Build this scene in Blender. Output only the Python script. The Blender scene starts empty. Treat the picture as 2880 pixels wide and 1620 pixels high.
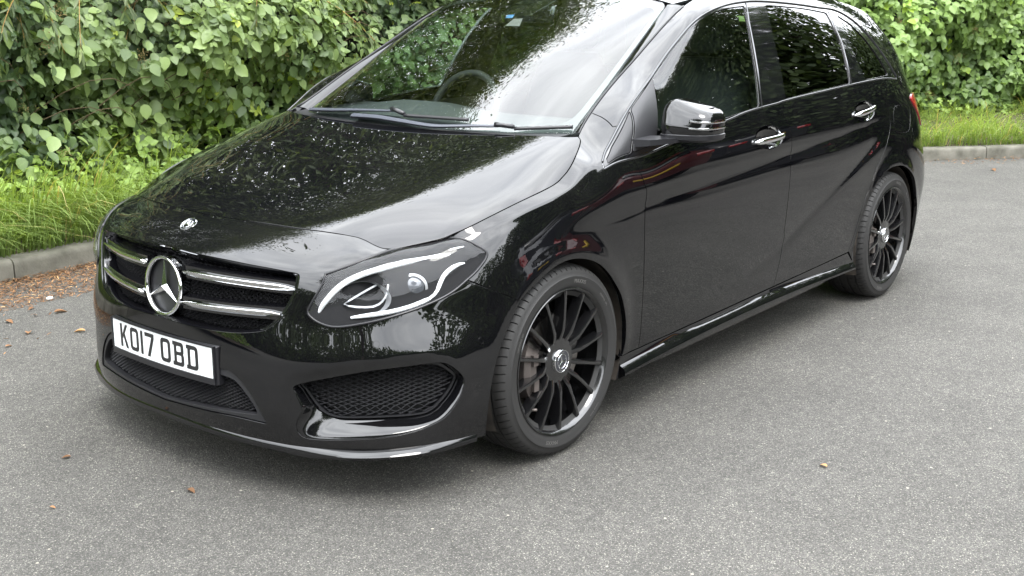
import bpy, bmesh, math, random, json
import numpy as np
from mathutils import Vector, Matrix, noise as mnoise
from mathutils.geometry import delaunay_2d_cdt
random.seed(7); RNG=np.random.default_rng(7)
SC=bpy.context.scene; COL=SC.collection
R_=math.radians
# ============================ camera, sky, sun, exposure ================
cam_d=bpy.data.cameras.new('camera'); cam=bpy.data.objects.new('camera',cam_d); COL.objects.link(cam)
yaw,pitch,roll=3.8229,0.2463,0.0073
f=np.array([math.cos(yaw)*math.cos(pitch),math.sin(yaw)*math.cos(pitch),-math.sin(pitch)])
r=np.array([math.sin(yaw),-math.cos(yaw),0.]); up=np.cross(r,f)
r2=math.cos(roll)*r+math.sin(roll)*up; u2=-math.sin(roll)*r+math.cos(roll)*up
cam.matrix_world=Matrix(((r2[0],u2[0],-f[0],2.8306),(r2[1],u2[1],-f[1],2.9593),(r2[2],u2[2],-f[2],1.4409),(0,0,0,1)))
cam_d.sensor_width=36; cam_d.lens=3222.6/2880*36; cam_d.clip_start=.05; cam_d.clip_end=2000
SC.camera=cam
SUN_EL,SUN_AZ=58,60      # degrees, azimuth from +x towards +y
w=bpy.data.worlds.new('World'); SC.world=w; w.use_nodes=True
nt=w.node_tree; nt.nodes.clear()
def WN(t,**k):
    n=nt.nodes.new(t)
    for a,b in k.items(): setattr(n,a,b)
    return n
sky=WN('ShaderNodeTexSky',sky_type='NISHITA'); sky.sun_disc=False
sky.sun_elevation=R_(SUN_EL); sky.sun_rotation=R_(90-SUN_AZ); sky.dust_density=2.0
geo=WN('ShaderNodeTexCoord'); mp=WN('ShaderNodeMapping'); mp.inputs['Scale'].default_value=(1.6,1.6,4.0)
ns=WN('ShaderNodeTexNoise'); ns.inputs['Scale'].default_value=1.7; ns.inputs['Detail'].default_value=7; ns.inputs['Roughness'].default_value=.55
cr=WN('ShaderNodeValToRGB'); cr.color_ramp.elements[0].position=.30; cr.color_ramp.elements[0].color=(.7,.7,.7,1)
cr.color_ramp.elements[1].position=.62; cr.color_ramp.elements[1].color=(1,1,1,1)
n2=WN('ShaderNodeTexNoise'); n2.inputs['Scale'].default_value=3.1; n2.inputs['Detail'].default_value=5
c2=WN('ShaderNodeValToRGB'); c2.color_ramp.elements[0].position=.25; c2.color_ramp.elements[0].color=(.62,.645,.69,1)
c2.color_ramp.elements[1].position=.75; c2.color_ramp.elements[1].color=(.96,.98,1,1)
mx=WN('ShaderNodeMix',data_type='RGBA'); bg=WN('ShaderNodeBackground'); bg.inputs['Strength'].default_value=.10
ou=WN('ShaderNodeOutputWorld'); L=nt.links.new
L(geo.outputs['Generated'],mp.inputs['Vector']); L(mp.outputs[0],ns.inputs['Vector']); L(mp.outputs[0],n2.inputs['Vector'])
L(ns.outputs['Fac'],cr.inputs[0]); L(n2.outputs['Fac'],c2.inputs[0])
L(cr.outputs[0],mx.inputs['Factor']); L(sky.outputs[0],mx.inputs['A']); L(c2.outputs[0],mx.inputs['B'])
L(mx.outputs['Result'],bg.inputs['Color'])
vm=WN('ShaderNodeVectorMath',operation='SCALE'); vm.inputs['Scale'].default_value=52.0     # radiance of the overcast layer
for l_ in list(mx.inputs['B'].links): nt.links.remove(l_)
sx=WN('ShaderNodeSeparateXYZ'); L(geo.outputs['Generated'],sx.inputs[0])     # an overcast sky brightens towards the zenith
ov=WN('ShaderNodeMapRange'); ov.inputs['From Max'].default_value=1.0; ov.inputs['To Min'].default_value=40.0; ov.inputs['To Max'].default_value=74.0; L(sx.outputs['Z'],ov.inputs['Value']); L(ov.outputs[0],vm.inputs['Scale'])
L(c2.outputs[0],vm.inputs[0]); L(vm.outputs[0],mx.inputs['B']); L(bg.outputs[0],ou.inputs['Surface'])
sun_d=bpy.data.lights.new('sun','SUN'); sun=bpy.data.objects.new('sun',sun_d); COL.objects.link(sun)
sun_d.energy=1.4; sun_d.angle=R_(20); sun_d.color=(1,.965,.91)
sd=Vector((math.cos(R_(SUN_EL))*math.cos(R_(SUN_AZ)),math.cos(R_(SUN_EL))*math.sin(R_(SUN_AZ)),math.sin(R_(SUN_EL))))
sun.rotation_euler=sd.to_track_quat('Z','Y').to_euler(); sun.location=(3,3,12)
SC.view_settings.view_transform='Standard'; SC.view_settings.look='None'; SC.view_settings.exposure=0.62; SC.view_settings.gamma=1
SC.view_settings.use_curve_mapping=False
SC.cycles.max_bounces=8; SC.cycles.transparent_max_bounces=16; SC.cycles.diffuse_bounces=3; SC.cycles.glossy_bounces=4
SC.cycles.caustics_reflective=False; SC.cycles.caustics_refractive=False
# ============================ materials =================================
MATS={}
def mat(name,base=(.5,.5,.5),rough=.5,metal=0.,coat=0.,coat_rough=.03,spec=.5,bump=None,emit=None,trans=0,ior=1.5,sheen=0):
    m=bpy.data.materials.new(name); m.use_nodes=True; t=m.node_tree; b=t.nodes['Principled BSDF']
    b.inputs['Base Color'].default_value=(*base,1); b.inputs['Roughness'].default_value=rough; b.inputs['Metallic'].default_value=metal
    b.inputs['Coat Weight'].default_value=coat; b.inputs['Coat Roughness'].default_value=coat_rough; b.inputs['Coat IOR'].default_value=1.62
    b.inputs['Specular IOR Level'].default_value=spec; b.inputs['IOR'].default_value=ior; b.inputs['Transmission Weight'].default_value=trans
    if bump:
        n=t.nodes.new('ShaderNodeTexNoise'); n.inputs['Scale'].default_value=bump[0]; n.inputs['Detail'].default_value=4
        tc=t.nodes.new('ShaderNodeTexCoord'); t.links.new(tc.outputs['Object'],n.inputs['Vector'])
        bp_=t.nodes.new('ShaderNodeBump'); bp_.inputs['Strength'].default_value=bump[1]; bp_.inputs['Distance'].default_value=bump[2]
        t.links.new(n.outputs['Fac'],bp_.inputs['Height']); t.links.new(bp_.outputs[0],b.inputs['Normal'])
    MATS[name]=m; return m
def nodes(m): return m.node_tree.nodes, m.node_tree.links, m.node_tree.nodes['Principled BSDF']
def vary(m,scale,c0,c1,detail=6,p0=.35,p1=.65,rough=None,coord='Object'):
    n,l,b=nodes(m); tc=n.new('ShaderNodeTexCoord'); t=n.new('ShaderNodeTexNoise'); t.inputs['Scale'].default_value=scale; t.inputs['Detail'].default_value=detail
    c=n.new('ShaderNodeValToRGB'); c.color_ramp.elements[0].position=p0; c.color_ramp.elements[1].position=p1
    c.color_ramp.elements[0].color=(*c0,1); c.color_ramp.elements[1].color=(*c1,1)
    l.new(tc.outputs[coord],t.inputs['Vector']); l.new(t.outputs['Fac'],c.inputs[0]); l.new(c.outputs[0],b.inputs['Base Color'])
    if rough:
        mr=n.new('ShaderNodeMapRange'); mr.inputs['To Min'].default_value=rough[0]; mr.inputs['To Max'].default_value=rough[1]
        l.new(t.outputs['Fac'],mr.inputs['Value']); l.new(mr.outputs[0],b.inputs['Roughness'])
    return c
M_paint=mat('black_paint',(.0022,.0023,.0030),.35,0,1.0,.012,.0)
def dusty(m,amt=.5,c=(.09,.085,.075)):
    """fine dust film and tiny specks on top of a finish"""
    n,l,b=nodes(m); tc=n.new('ShaderNodeTexCoord')
    a=n.new('ShaderNodeTexNoise'); a.inputs['Scale'].default_value=5; a.inputs['Detail'].default_value=8
    s=n.new('ShaderNodeTexVoronoi'); s.inputs['Scale'].default_value=55
    l.new(tc.outputs['Object'],a.inputs[0]); l.new(tc.outputs['Object'],s.inputs['Vector'])
    k=n.new('ShaderNodeMath'); k.operation='LESS_THAN'; k.inputs[1].default_value=.045
    l.new(s.outputs['Distance'],k.inputs[0])
    wn=n.new('ShaderNodeTexWhiteNoise'); l.new(s.outputs['Position'],wn.inputs['Vector'])
    g=n.new('ShaderNodeMath'); g.operation='GREATER_THAN'; g.inputs[1].default_value=.965; l.new(wn.outputs['Value'],g.inputs[0])
    mu=n.new('ShaderNodeMath'); mu.operation='MULTIPLY'; l.new(k.outputs[0],mu.inputs[0]); l.new(g.outputs[0],mu.inputs[1])
    mr=n.new('ShaderNodeMapRange'); mr.inputs['From Min'].default_value=.35; mr.inputs['From Max'].default_value=.8; mr.inputs['To Max'].default_value=.010*amt
    l.new(a.outputs['Fac'],mr.inputs['Value'])
    ad=n.new('ShaderNodeMath'); ad.operation='ADD'; ad.use_clamp=True; l.new(mr.outputs[0],ad.inputs[0])
    m3=n.new('ShaderNodeMath'); m3.operation='MULTIPLY'; m3.inputs[1].default_value=.55*amt; l.new(mu.outputs[0],m3.inputs[0]); l.new(m3.outputs[0],ad.inputs[1])
    d=n.new('ShaderNodeBsdfDiffuse'); d.inputs[0].default_value=(*[min(1,x*4) for x in c],1)
    mxs=n.new('ShaderNodeMixShader'); out=n['Material Output']
    l.new(ad.outputs[0],mxs.inputs[0]); l.new(b.outputs[0],mxs.inputs[1]); l.new(d.outputs[0],mxs.inputs[2]); l.new(mxs.outputs[0],out.inputs['Surface'])
dusty(M_paint,.8)
M_gloss=mat('gloss_black_trim',(.004,.004,.005),.06,0,.6)
M_plast=mat('matt_black_plastic',(.017,.017,.019),.42,bump=(900,.15,.0004))
M_plast2=mat('satin_black_plastic',(.012,.012,.014),.28)
M_mesh=mat('grille_plastic',(.022,.022,.024),.38)
M_rubber=mat('tyre_rubber',(.020,.0195,.019),.66,bump=(400,.2,.0005))
M_letter=mat('tyre_lettering',(.13,.127,.12),.6)
M_rim=mat('gloss_black_wheel',(.005,.005,.0055),.26,0,.75,.06); 
M_chrome=mat('chrome',(.78,.79,.80),.06,1.0)
M_satin=mat('satin_trim',(.11,.112,.116),.34,1.0)
M_alu=mat('cast_aluminium',(.15,.13,.12),.55,.6)
M_disc=mat('brake_disc_steel',(.36,.34,.33),.33,1.0)
M_white=mat('number_plate_white',(.80,.83,.84),.35,coat=.5)
M_ink=mat('number_plate_black',(.012,.012,.013),.35,coat=.3)
M_badge=mat('badge_blue_black',(.01,.012,.02),.2,coat=1)
M_drl=mat('light_guide_white',(.86,.87,.88),.22,coat=.8)
M_silver=mat('lamp_reflector',(.72,.73,.75),.12,1.0)
M_lampin=mat('lamp_housing',(.008,.008,.009),.5,spec=.12)
M_lampref=mat('lamp_chrome',(.66,.67,.69),.30,.7)
M_red=mat('tail_lamp_red',(.42,.008,.012),.12,coat=1)
M_cabin=mat('cabin_black',(.012,.012,.013),.6)
M_cabin2=mat('cabin_grey',(.030,.031,.033),.55)
M_dark=mat('underbody_black',(.008,.008,.008),.8)
M_liner=mat('wheel_arch_liner',(.03,.027,.024),.85,bump=(60,.5,.004)); vary(M_liner,9,(.018,.016,.014),(.075,.062,.05))
M_stick=mat('sticker_blue',(.06,.18,.36),.5); M_stick2=mat('sticker_paper',(.13,.12,.11),.6)
def glassmat(name,tint,ior=1.5,rough=.0,two=1.7):   # two: both faces of the pane reflect
    m=bpy.data.materials.new(name); m.use_nodes=True; t=m.node_tree; t.nodes.clear(); l=t.links.new
    o=t.nodes.new('ShaderNodeOutputMaterial'); mxs=t.nodes.new('ShaderNodeMixShader'); fr=t.nodes.new('ShaderNodeFresnel'); gm=t.nodes.new('ShaderNodeNewGeometry'); mr=t.nodes.new('ShaderNodeMapRange'); mr.inputs['To Min'].default_value=ior; mr.inputs['To Max'].default_value=1/ior; l(gm.outputs['Backfacing'],mr.inputs['Value']); l(mr.outputs[0],fr.inputs[0])   # a thin pane reflects alike from either face
    tr=t.nodes.new('ShaderNodeBsdfTransparent'); tr.inputs[0].default_value=(*tint,1); gl=t.nodes.new('ShaderNodeBsdfGlossy'); gl.inputs['Roughness'].default_value=rough
    dbl=t.nodes.new('ShaderNodeMath'); dbl.operation='MULTIPLY'; dbl.inputs[1].default_value=two; dbl.use_clamp=True; l(fr.outputs[0],dbl.inputs[0]); l(dbl.outputs[0],mxs.inputs[0]); l(tr.outputs[0],mxs.inputs[1]); l(gl.outputs[0],mxs.inputs[2]); l(mxs.outputs[0],o.inputs[0]); return m
M_ws=glassmat('windscreen_glass',(.80,.90,.86),1.52,.004)
M_side=glassmat('side_glass',(.76,.90,.83),1.5,.004)
M_priv=glassmat('privacy_glass',(.03,.035,.033),1.5,.006)
M_lens=glassmat('lamp_lens',(.96,.97,.98),1.42,.004,1.0)
# ============================ object helpers ============================
def empty(name,parent=None,loc=(0,0,0)):
    o=bpy.data.objects.new(name,None); COL.objects.link(o); o.location=loc; o.empty_display_size=.1
    if parent: o.parent=parent
    return o
def tag(o,label=None,cat=None,group=None,kind=None):
    if label: o['label']=label
    if cat: o['category']=cat
    if group: o['group']=group
    if kind: o['kind']=kind
    return o
def mk(name,V,F,m,parent=None,smooth=True,normals=None,mi=None,label=None):
    me=bpy.data.meshes.new(name); me.from_pydata([tuple(map(float,v)) for v in V],[],[tuple(map(int,x)) for x in F])
    for mm in (m if isinstance(m,(list,tuple)) else [m]): me.materials.append(mm)
    if smooth: me.polygons.foreach_set('use_smooth',[True]*len(me.polygons))
    if mi is not None: me.polygons.foreach_set('material_index',list(map(int,mi)))
    me.update()
    if normals is not None: me.normals_split_custom_set_from_vertices([tuple(map(float,x)) for x in normals])
    o=bpy.data.objects.new(name,me); COL.objects.link(o)
    if parent: o.parent=parent
    if label: o['label']=label
    return o
def mirrored(o,name=None,parent=None):
    me=o.data.copy(); n=len(me.vertices); co=np.zeros(n*3); me.vertices.foreach_get('co',co); co=co.reshape(-1,3)
    F=[tuple(reversed(p.vertices)) for p in me.polygons]; mi=[p.material_index for p in me.polygons]; sm=[p.use_smooth for p in me.polygons]
    nr=None
    if me.has_custom_normals:
        nr=np.zeros((n,3))
        cn=me.corner_normals
        for lp in me.loops: nr[lp.vertex_index]=cn[lp.index].vector
        nr[:,1]*=-1
    co[:,1]*=-1
    q=mk(name or o.name.split('.')[0],co,F,list(o.data.materials),parent or o.parent,normals=nr,mi=mi)
    q.data.polygons.foreach_set('use_smooth',sm)
    return q
class B:
    """collect simple solids into one mesh"""
    def __init__(s): s.V=[];s.F=[];s.MI=[]
    def add(s,V,F,mi=0):
        k=len(s.V); s.V+=[tuple(v) for v in V]; s.F+=[tuple(i+k for i in f_) for f_ in F]; s.MI+=[mi]*len(F); return s
    def box(s,c,h,rot=None,mi=0):
        V=[np.array([x*h[0],y*h[1],z*h[2]]) for x in(-1,1) for y in(-1,1) for z in(-1,1)]
        if rot is not None: V=[rot@v for v in V]
        V=[v+np.array(c) for v in V]
        return s.add(V,[(0,1,3,2),(4,6,7,5),(0,4,5,1),(2,3,7,6),(0,2,6,4),(1,5,7,3)],mi)
    def tube(s,pts,rad,n=8,mi=0,flat=1.0,upv=(0,0,1),cap=True):
        pts=[np.array(p,float) for p in pts]; rad=rad if hasattr(rad,'__len__') else [rad]*len(pts); V=[];F=[]
        for i,p in enumerate(pts):
            t=pts[min(i+1,len(pts)-1)]-pts[max(i-1,0)]; t/=np.linalg.norm(t)+1e-9
            a=np.cross(t,upv); 
            if np.linalg.norm(a)<1e-3: a=np.cross(t,(1,0,0))
            a/=np.linalg.norm(a); b=np.cross(a,t)
            for k in range(n):
                g=2*math.pi*k/n; V.append(p+rad[i]*(math.cos(g)*a+flat*math.sin(g)*b))
        for i in range(len(pts)-1):
            for k in range(n):
                F.append((i*n+k,i*n+(k+1)%n,(i+1)*n+(k+1)%n,(i+1)*n+k))
        if cap: F.append(tuple(range(n))[::-1]); F.append(tuple((len(pts)-1)*n+k for k in range(n)))
        return s.add(V,F,mi)
    def loft(s,rings,closed=True,mi=0,cap=False):
        n=len(rings[0]); V=[p for r__ in rings for p in r__]; F=[]
        for i in range(len(rings)-1):
            for k in range(n if closed else n-1):
                F.append((i*n+k,i*n+(k+1)%n,(i+1)*n+(k+1)%n,(i+1)*n+k))
        if cap: F.append(tuple(range(n))[::-1]); F.append(tuple((len(rings)-1)*n+k for k in range(n)))
        return s.add(V,F,mi)
    def obj(s,name,m,parent=None,smooth=True,label=None,normals=None):
        return mk(name,s.V,s.F,m,parent,smooth,mi=s.MI if isinstance(m,(list,tuple)) else None,label=label,normals=normals)
def autosmooth(o,ang=35):
    me=o.data; bm=bmesh.new(); bm.from_mesh(me); bmesh.ops.recalc_face_normals(bm,faces=bm.faces)
    for e in bm.edges:
        if len(e.link_faces)==2 and e.calc_face_angle(0)>R_(ang): e.smooth=False
    bm.to_mesh(me); bm.free(); return o
def bevel(o,w_,seg=2,ang=30):
    md=o.modifiers.new('bevel','BEVEL'); md.width=w_; md.segments=seg; md.limit_method='ANGLE'; md.angle_limit=R_(ang)
    return o
def catmull(P,step=None,closed=False,n=6):
    P=np.asarray(P,float); k=len(P); out=[]
    rng=range(k if closed else k-1)
    for i in rng:
        if closed: a,b,c,d=P[(i-1)%k],P[i],P[(i+1)%k],P[(i+2)%k]
        else: a,b,c,d=P[max(i-1,0)],P[i],P[i+1],P[min(i+2,k-1)]
        for j in range(n):
            t=j/n; out.append(.5*((2*b)+(-a+c)*t+(2*a-5*b+4*c-d)*t*t+(-a+3*b-3*c+d)*t**3))
    if not closed: out.append(P[-1])
    return np.array(out)
def inpoly(pts,poly):
    x,y=pts[:,0],pts[:,1]; ins=np.zeros(len(pts),bool); n=len(poly); j=n-1
    for i in range(n):
        xi,yi=poly[i]; xj,yj=poly[j]
        c=((yi>y)!=(yj>y))
        with np.errstate(divide='ignore',invalid='ignore'): c&=x<(xj-xi)*(y-yi)/(yj-yi+1e-15)+xi
        ins^=c; j=i
    return ins
def segdist(pts,poly):
    d=np.full(len(pts),1e9)
    for i in range(len(poly)):
        a=poly[i]; b=poly[(i+1)%len(poly)]; ab=b-a; t=np.clip(((pts-a)@ab)/(ab@ab+1e-15),0,1)
        d=np.minimum(d,np.linalg.norm(pts-a-t[:,None]*ab,axis=1))
    return d
class Metric:
    """approximate arc-length coordinates of a patch"""
    def __init__(s,P):
        s.P=P; uu=np.linspace(P.U.k[0]-.3,P.U.k[-1]+.3,200); vv=np.linspace(P.V.k[0]-.3,P.V.k[-1]+.3,120); mv=.5*(P.V.k[0]+P.V.k[-1])
        acc=0
        for q in (.2,.5,.8):
            v=P.V.k[0]+q*(P.V.k[-1]-P.V.k[0]); X=P(uu,np.full(200,v)); acc=acc+np.concatenate([[0],np.cumsum(np.linalg.norm(np.diff(X,axis=0),axis=1))])
        s.uu=uu; s.a=acc/3; acc=0
        for q in (.3,.5,.7):
            u=P.U.k[0]+q*(P.U.k[-1]-P.U.k[0]); X=P(np.full(120,u),vv); acc=acc+np.concatenate([[0],np.cumsum(np.linalg.norm(np.diff(X,axis=0),axis=1))])
        s.vv=vv; s.b=acc/3
    def fwd(s,uv): uv=np.asarray(uv,float); return np.stack([np.interp(uv[:,0],s.uu,s.a),np.interp(uv[:,1],s.vv,s.b)],1)
    def inv(s,ab): ab=np.asarray(ab,float); return np.stack([np.interp(ab[:,0],s.a,s.uu),np.interp(ab[:,1],s.b,s.vv)],1)
def clean(poly):
    out=[]
    for p in poly:
        if not out or np.hypot(*(p-out[-1]))>2e-4: out.append(p)
    if np.hypot(*(out[0]-out[-1]))<2e-4: out.pop()
    return np.array(out)
def panel(name,P,met,outer,holes,m,parent,h=.022,gap=.0014,hem=.016,off=0.0,sgn=1,sunk_holes=True,label=None,bev=.0009,bulge=0.0):
    """trimmed, hemmed sheet on a patch: outer/holes are uv loops"""
    loops=[clean(met.fwd(outer))]+[clean(met.fwd(x)) for x in holes]
    # densify
    dl=[]
    for lp in loops:
        q=[]
        for i in range(len(lp)):
            a=lp[i]; b=lp[(i+1)%len(lp)]; n=max(1,int(math.ceil(np.hypot(*(b-a))/(h*1.0)))); q+=[a+(b-a)*t/n for t in range(n)]
        q=clean(q)
        ar=.5*np.sum(q[:,0]*np.roll(q[:,1],-1)-np.roll(q[:,0],-1)*q[:,1])
        want=1 if not dl else -1
        if ar*want<0: q=q[::-1]
        dl.append(q)
    lo=dl[0].min(0); hi=dl[0].max(0)
    gx,gy=np.meshgrid(np.arange(lo[0],hi[0],h),np.arange(lo[1],hi[1],h),indexing='ij'); g=np.stack([gx.ravel(),gy.ravel()],1)
    k=inpoly(g,dl[0])
    for q in dl[1:]: k&=~inpoly(g,q)
    g=g[k]
    if len(g):
        dd=segdist(g,dl[0])
        for q in dl[1:]: dd=np.minimum(dd,segdist(g,q))
        g=g[dd>h*.45]
    pts=np.concatenate(dl+[g]) if len(g) else np.concatenate(dl); ed=[];s0=0; rngs=[]
    for q in dl:
        n=len(q); ed+=[(s0+i,s0+(i+1)%n) for i in range(n)]; rngs.append((s0,n)); s0+=n
    vo,_,fo,vid,_,_=delaunay_2d_cdt([Vector(p) for p in pts],ed,[],0,1e-6)
    vo=np.array([tuple(v) for v in vo]); F=[]
    fo=[f_ for f_ in fo]
    cen=np.array([vo[list(f_)].mean(0) for f_ in fo]); k=inpoly(cen,dl[0])
    for q in dl[1:]: k&=~inpoly(cen,q)
    F=[fo[i] for i in np.nonzero(k)[0]]
    # map orig->new
    mp_={}
    for i,ids in enumerate(vid):
        for j in ids: mp_[j]=i
    uv=met.inv(vo); X=P(uv[:,0],uv[:,1]); Nn=P.normal(uv[:,0],uv[:,1])*sgn
    # face orientation
    Fa=np.array(F); fn=np.cross(X[Fa[:,1]]-X[Fa[:,0]],X[Fa[:,2]]-X[Fa[:,0]])
    if np.sum(fn*Nn[Fa[:,0]])<0: F=[tuple(int(i) for i in reversed(x)) for x in F]
    if bulge:
        di=segdist(vo,dl[0]); X=X+Nn*(bulge*np.sin(np.clip(di/.07,0,1)*math.pi/2))[:,None]
        Fa=np.array(F); fn_=np.cross(X[Fa[:,1]]-X[Fa[:,0]],X[Fa[:,2]]-X[Fa[:,0]]); Nv=np.zeros_like(X)
        for k_ in range(3): np.add.at(Nv,Fa[:,k_],fn_)
        nv=np.linalg.norm(Nv,axis=1)[:,None]; Nn=np.where(nv>1e-12,Nv/(nv+1e-15),Nn)
    X=X+Nn*off; V=X.copy(); NN=Nn.copy(); extraV=[];extraN=[];extraF=[]
    base=len(V)
    for (s1,n) in rngs:
        ids=[mp_.get(s1+i,None) for i in range(n)]
        ids=[i for i in ids if i is not None]; n=len(ids)
        p=X[ids]; nn=Nn[ids]; t=np.roll(p,-1,0)-np.roll(p,1,0); t/=np.linalg.norm(t,axis=1)[:,None]+1e-12
        b=np.cross(nn,t); b/=np.linalg.norm(b,axis=1)[:,None]+1e-12
        # decide inward sign using uv orientation (loops oriented interior-left)
        e=2e-3
        tv=np.roll(vo[ids],-1,0)-np.roll(vo[ids],1,0); tv/=np.linalg.norm(tv,axis=1)[:,None]+1e-12
        inn=np.stack([-tv[:,1],tv[:,0]],1); q=met.inv(vo[ids]+inn*e); Y=P(q[:,0],q[:,1])+nn*off
        sg=np.sign(np.sum((Y-p)*b,axis=1)); s_=1 if sg.sum()>0 else -1; b=b*s_
        V[ids]=p+b*(gap+bev)
        k0=base+len(extraV)
        for i in range(n):
            extraV.append(p[i]+b[i]*(gap+bev*.3)-nn[i]*bev*.3); extraN.append((nn[i]-b[i])/1.4142)
            extraV.append(p[i]+b[i]*gap-nn[i]*bev); extraN.append(-b[i])
            extraV.append(p[i]+b[i]*gap-nn[i]*hem); extraN.append(-b[i])
        for i in range(n):
            j=(i+1)%n; A0,A1=ids[i],ids[j]
            r_=[(A0,A1,k0+3*j,k0+3*i),(k0+3*i,k0+3*j,k0+3*j+1,k0+3*i+1),(k0+3*i+1,k0+3*j+1,k0+3*j+2,k0+3*i+2)]
            extraF+=r_
    V=np.concatenate([V,np.array(extraV)]); NN=np.concatenate([NN,np.array(extraN)])
    # orient hem faces by normals
    for f_ in extraF:
        c=np.cross(V[f_[1]]-V[f_[0]],V[f_[2]]-V[f_[0]])+np.cross(V[f_[2]]-V[f_[0]],V[f_[3]]-V[f_[0]])
        F.append(f_ if c@(NN[f_[0]]+NN[f_[2]])>0 else tuple(reversed(f_)))
    return mk(name,V,F,m,parent,True,NN,label=label)
def on(P,uv,d=0.0,sgn=1):
    uv=np.asarray(uv,float); return P(uv[:,0],uv[:,1])+P.normal(uv[:,0],uv[:,1])*sgn*d
def loop(*segs):
    out=[]
    for s in segs:
        s=[tuple(p) for p in s]
        if out and np.hypot(out[-1][0]-s[0][0],out[-1][1]-s[0][1])<1e-3: s=s[1:]
        out+=s
    return out
def resamp(P,d,closed=False):
    P=np.asarray(P,float)
    if closed: P=np.vstack([P,P[:1]])
    L_=np.concatenate([[0],np.cumsum(np.linalg.norm(np.diff(P,axis=0),axis=1))]); n=max(2,int(round(L_[-1]/d)))
    t=np.linspace(0,L_[-1],n+1); 
    if closed: t=t[:-1]
    return np.stack([np.interp(t,L_,P[:,k]) for k in range(P.shape[1])],1)
def invxz(P,x,z,u0,v0,iu=0,iv=2):
    u,v=u0,v0
    for _ in range(30):
        q=P([u,u+1e-4,u],[v,v,v+1e-4]); f_=np.array([q[0][iu]-x,q[0][iv]-z]); J=np.array([[(q[1]-q[0])[iu],(q[2]-q[0])[iu]],[(q[1]-q[0])[iv],(q[2]-q[0])[iv]]])/1e-4
        st=np.clip(np.linalg.solve(J,-f_),-.5,.5); u+=st[0]; v+=st[1]
    return u,v

# ============================ body surfaces ============================
class Spl:
    """natural cubic cardinal basis on knots"""
    def __init__(s,k):
        k=np.asarray(k,float); n=len(k); s.k=k; s.n=n
        A=np.zeros((n,n)); B=np.zeros((n,n)); A[0,0]=A[-1,-1]=1
        h=np.diff(k)
        for i in range(1,n-1):
            A[i,i-1]=h[i-1]; A[i,i]=2*(h[i-1]+h[i]); A[i,i+1]=h[i]
            B[i,i-1]=6/h[i-1]; B[i,i]=-6/h[i-1]-6/h[i]; B[i,i+1]=6/h[i]
        s.M=np.linalg.solve(A,B)
    def basis(s,u):
        u=np.asarray(u,float); i=np.clip(np.searchsorted(s.k,u)-1,0,s.n-2)
        h=s.k[i+1]-s.k[i]; a=(s.k[i+1]-u)/h; b=1-a
        W=np.zeros((len(u),s.n)); r=np.arange(len(u))
        inside=(u>=s.k[0])&(u<=s.k[-1])
        W[r,i]+=a; W[r,i+1]+=b
        ca=np.where(inside,(a**3-a)*h*h/6,0); cb=np.where(inside,(b**3-b)*h*h/6,0)
        # linear extrapolation outside using end slopes
        lo=u<s.k[0]; hi=u>s.k[-1]
        W+=ca[:,None]*s.M[i]+cb[:,None]*s.M[i+1]
        if lo.any():
            h0=s.k[1]-s.k[0]; d=(u[lo]-s.k[0])[:,None]
            W[lo]+= d*(-h0/6)*(2*s.M[0]+s.M[1])
        if hi.any():
            h1=s.k[-1]-s.k[-2]; d=(u[hi]-s.k[-1])[:,None]
            W[hi]+= d*(h1/6)*(2*s.M[-1]+s.M[-2])
        return W
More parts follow.
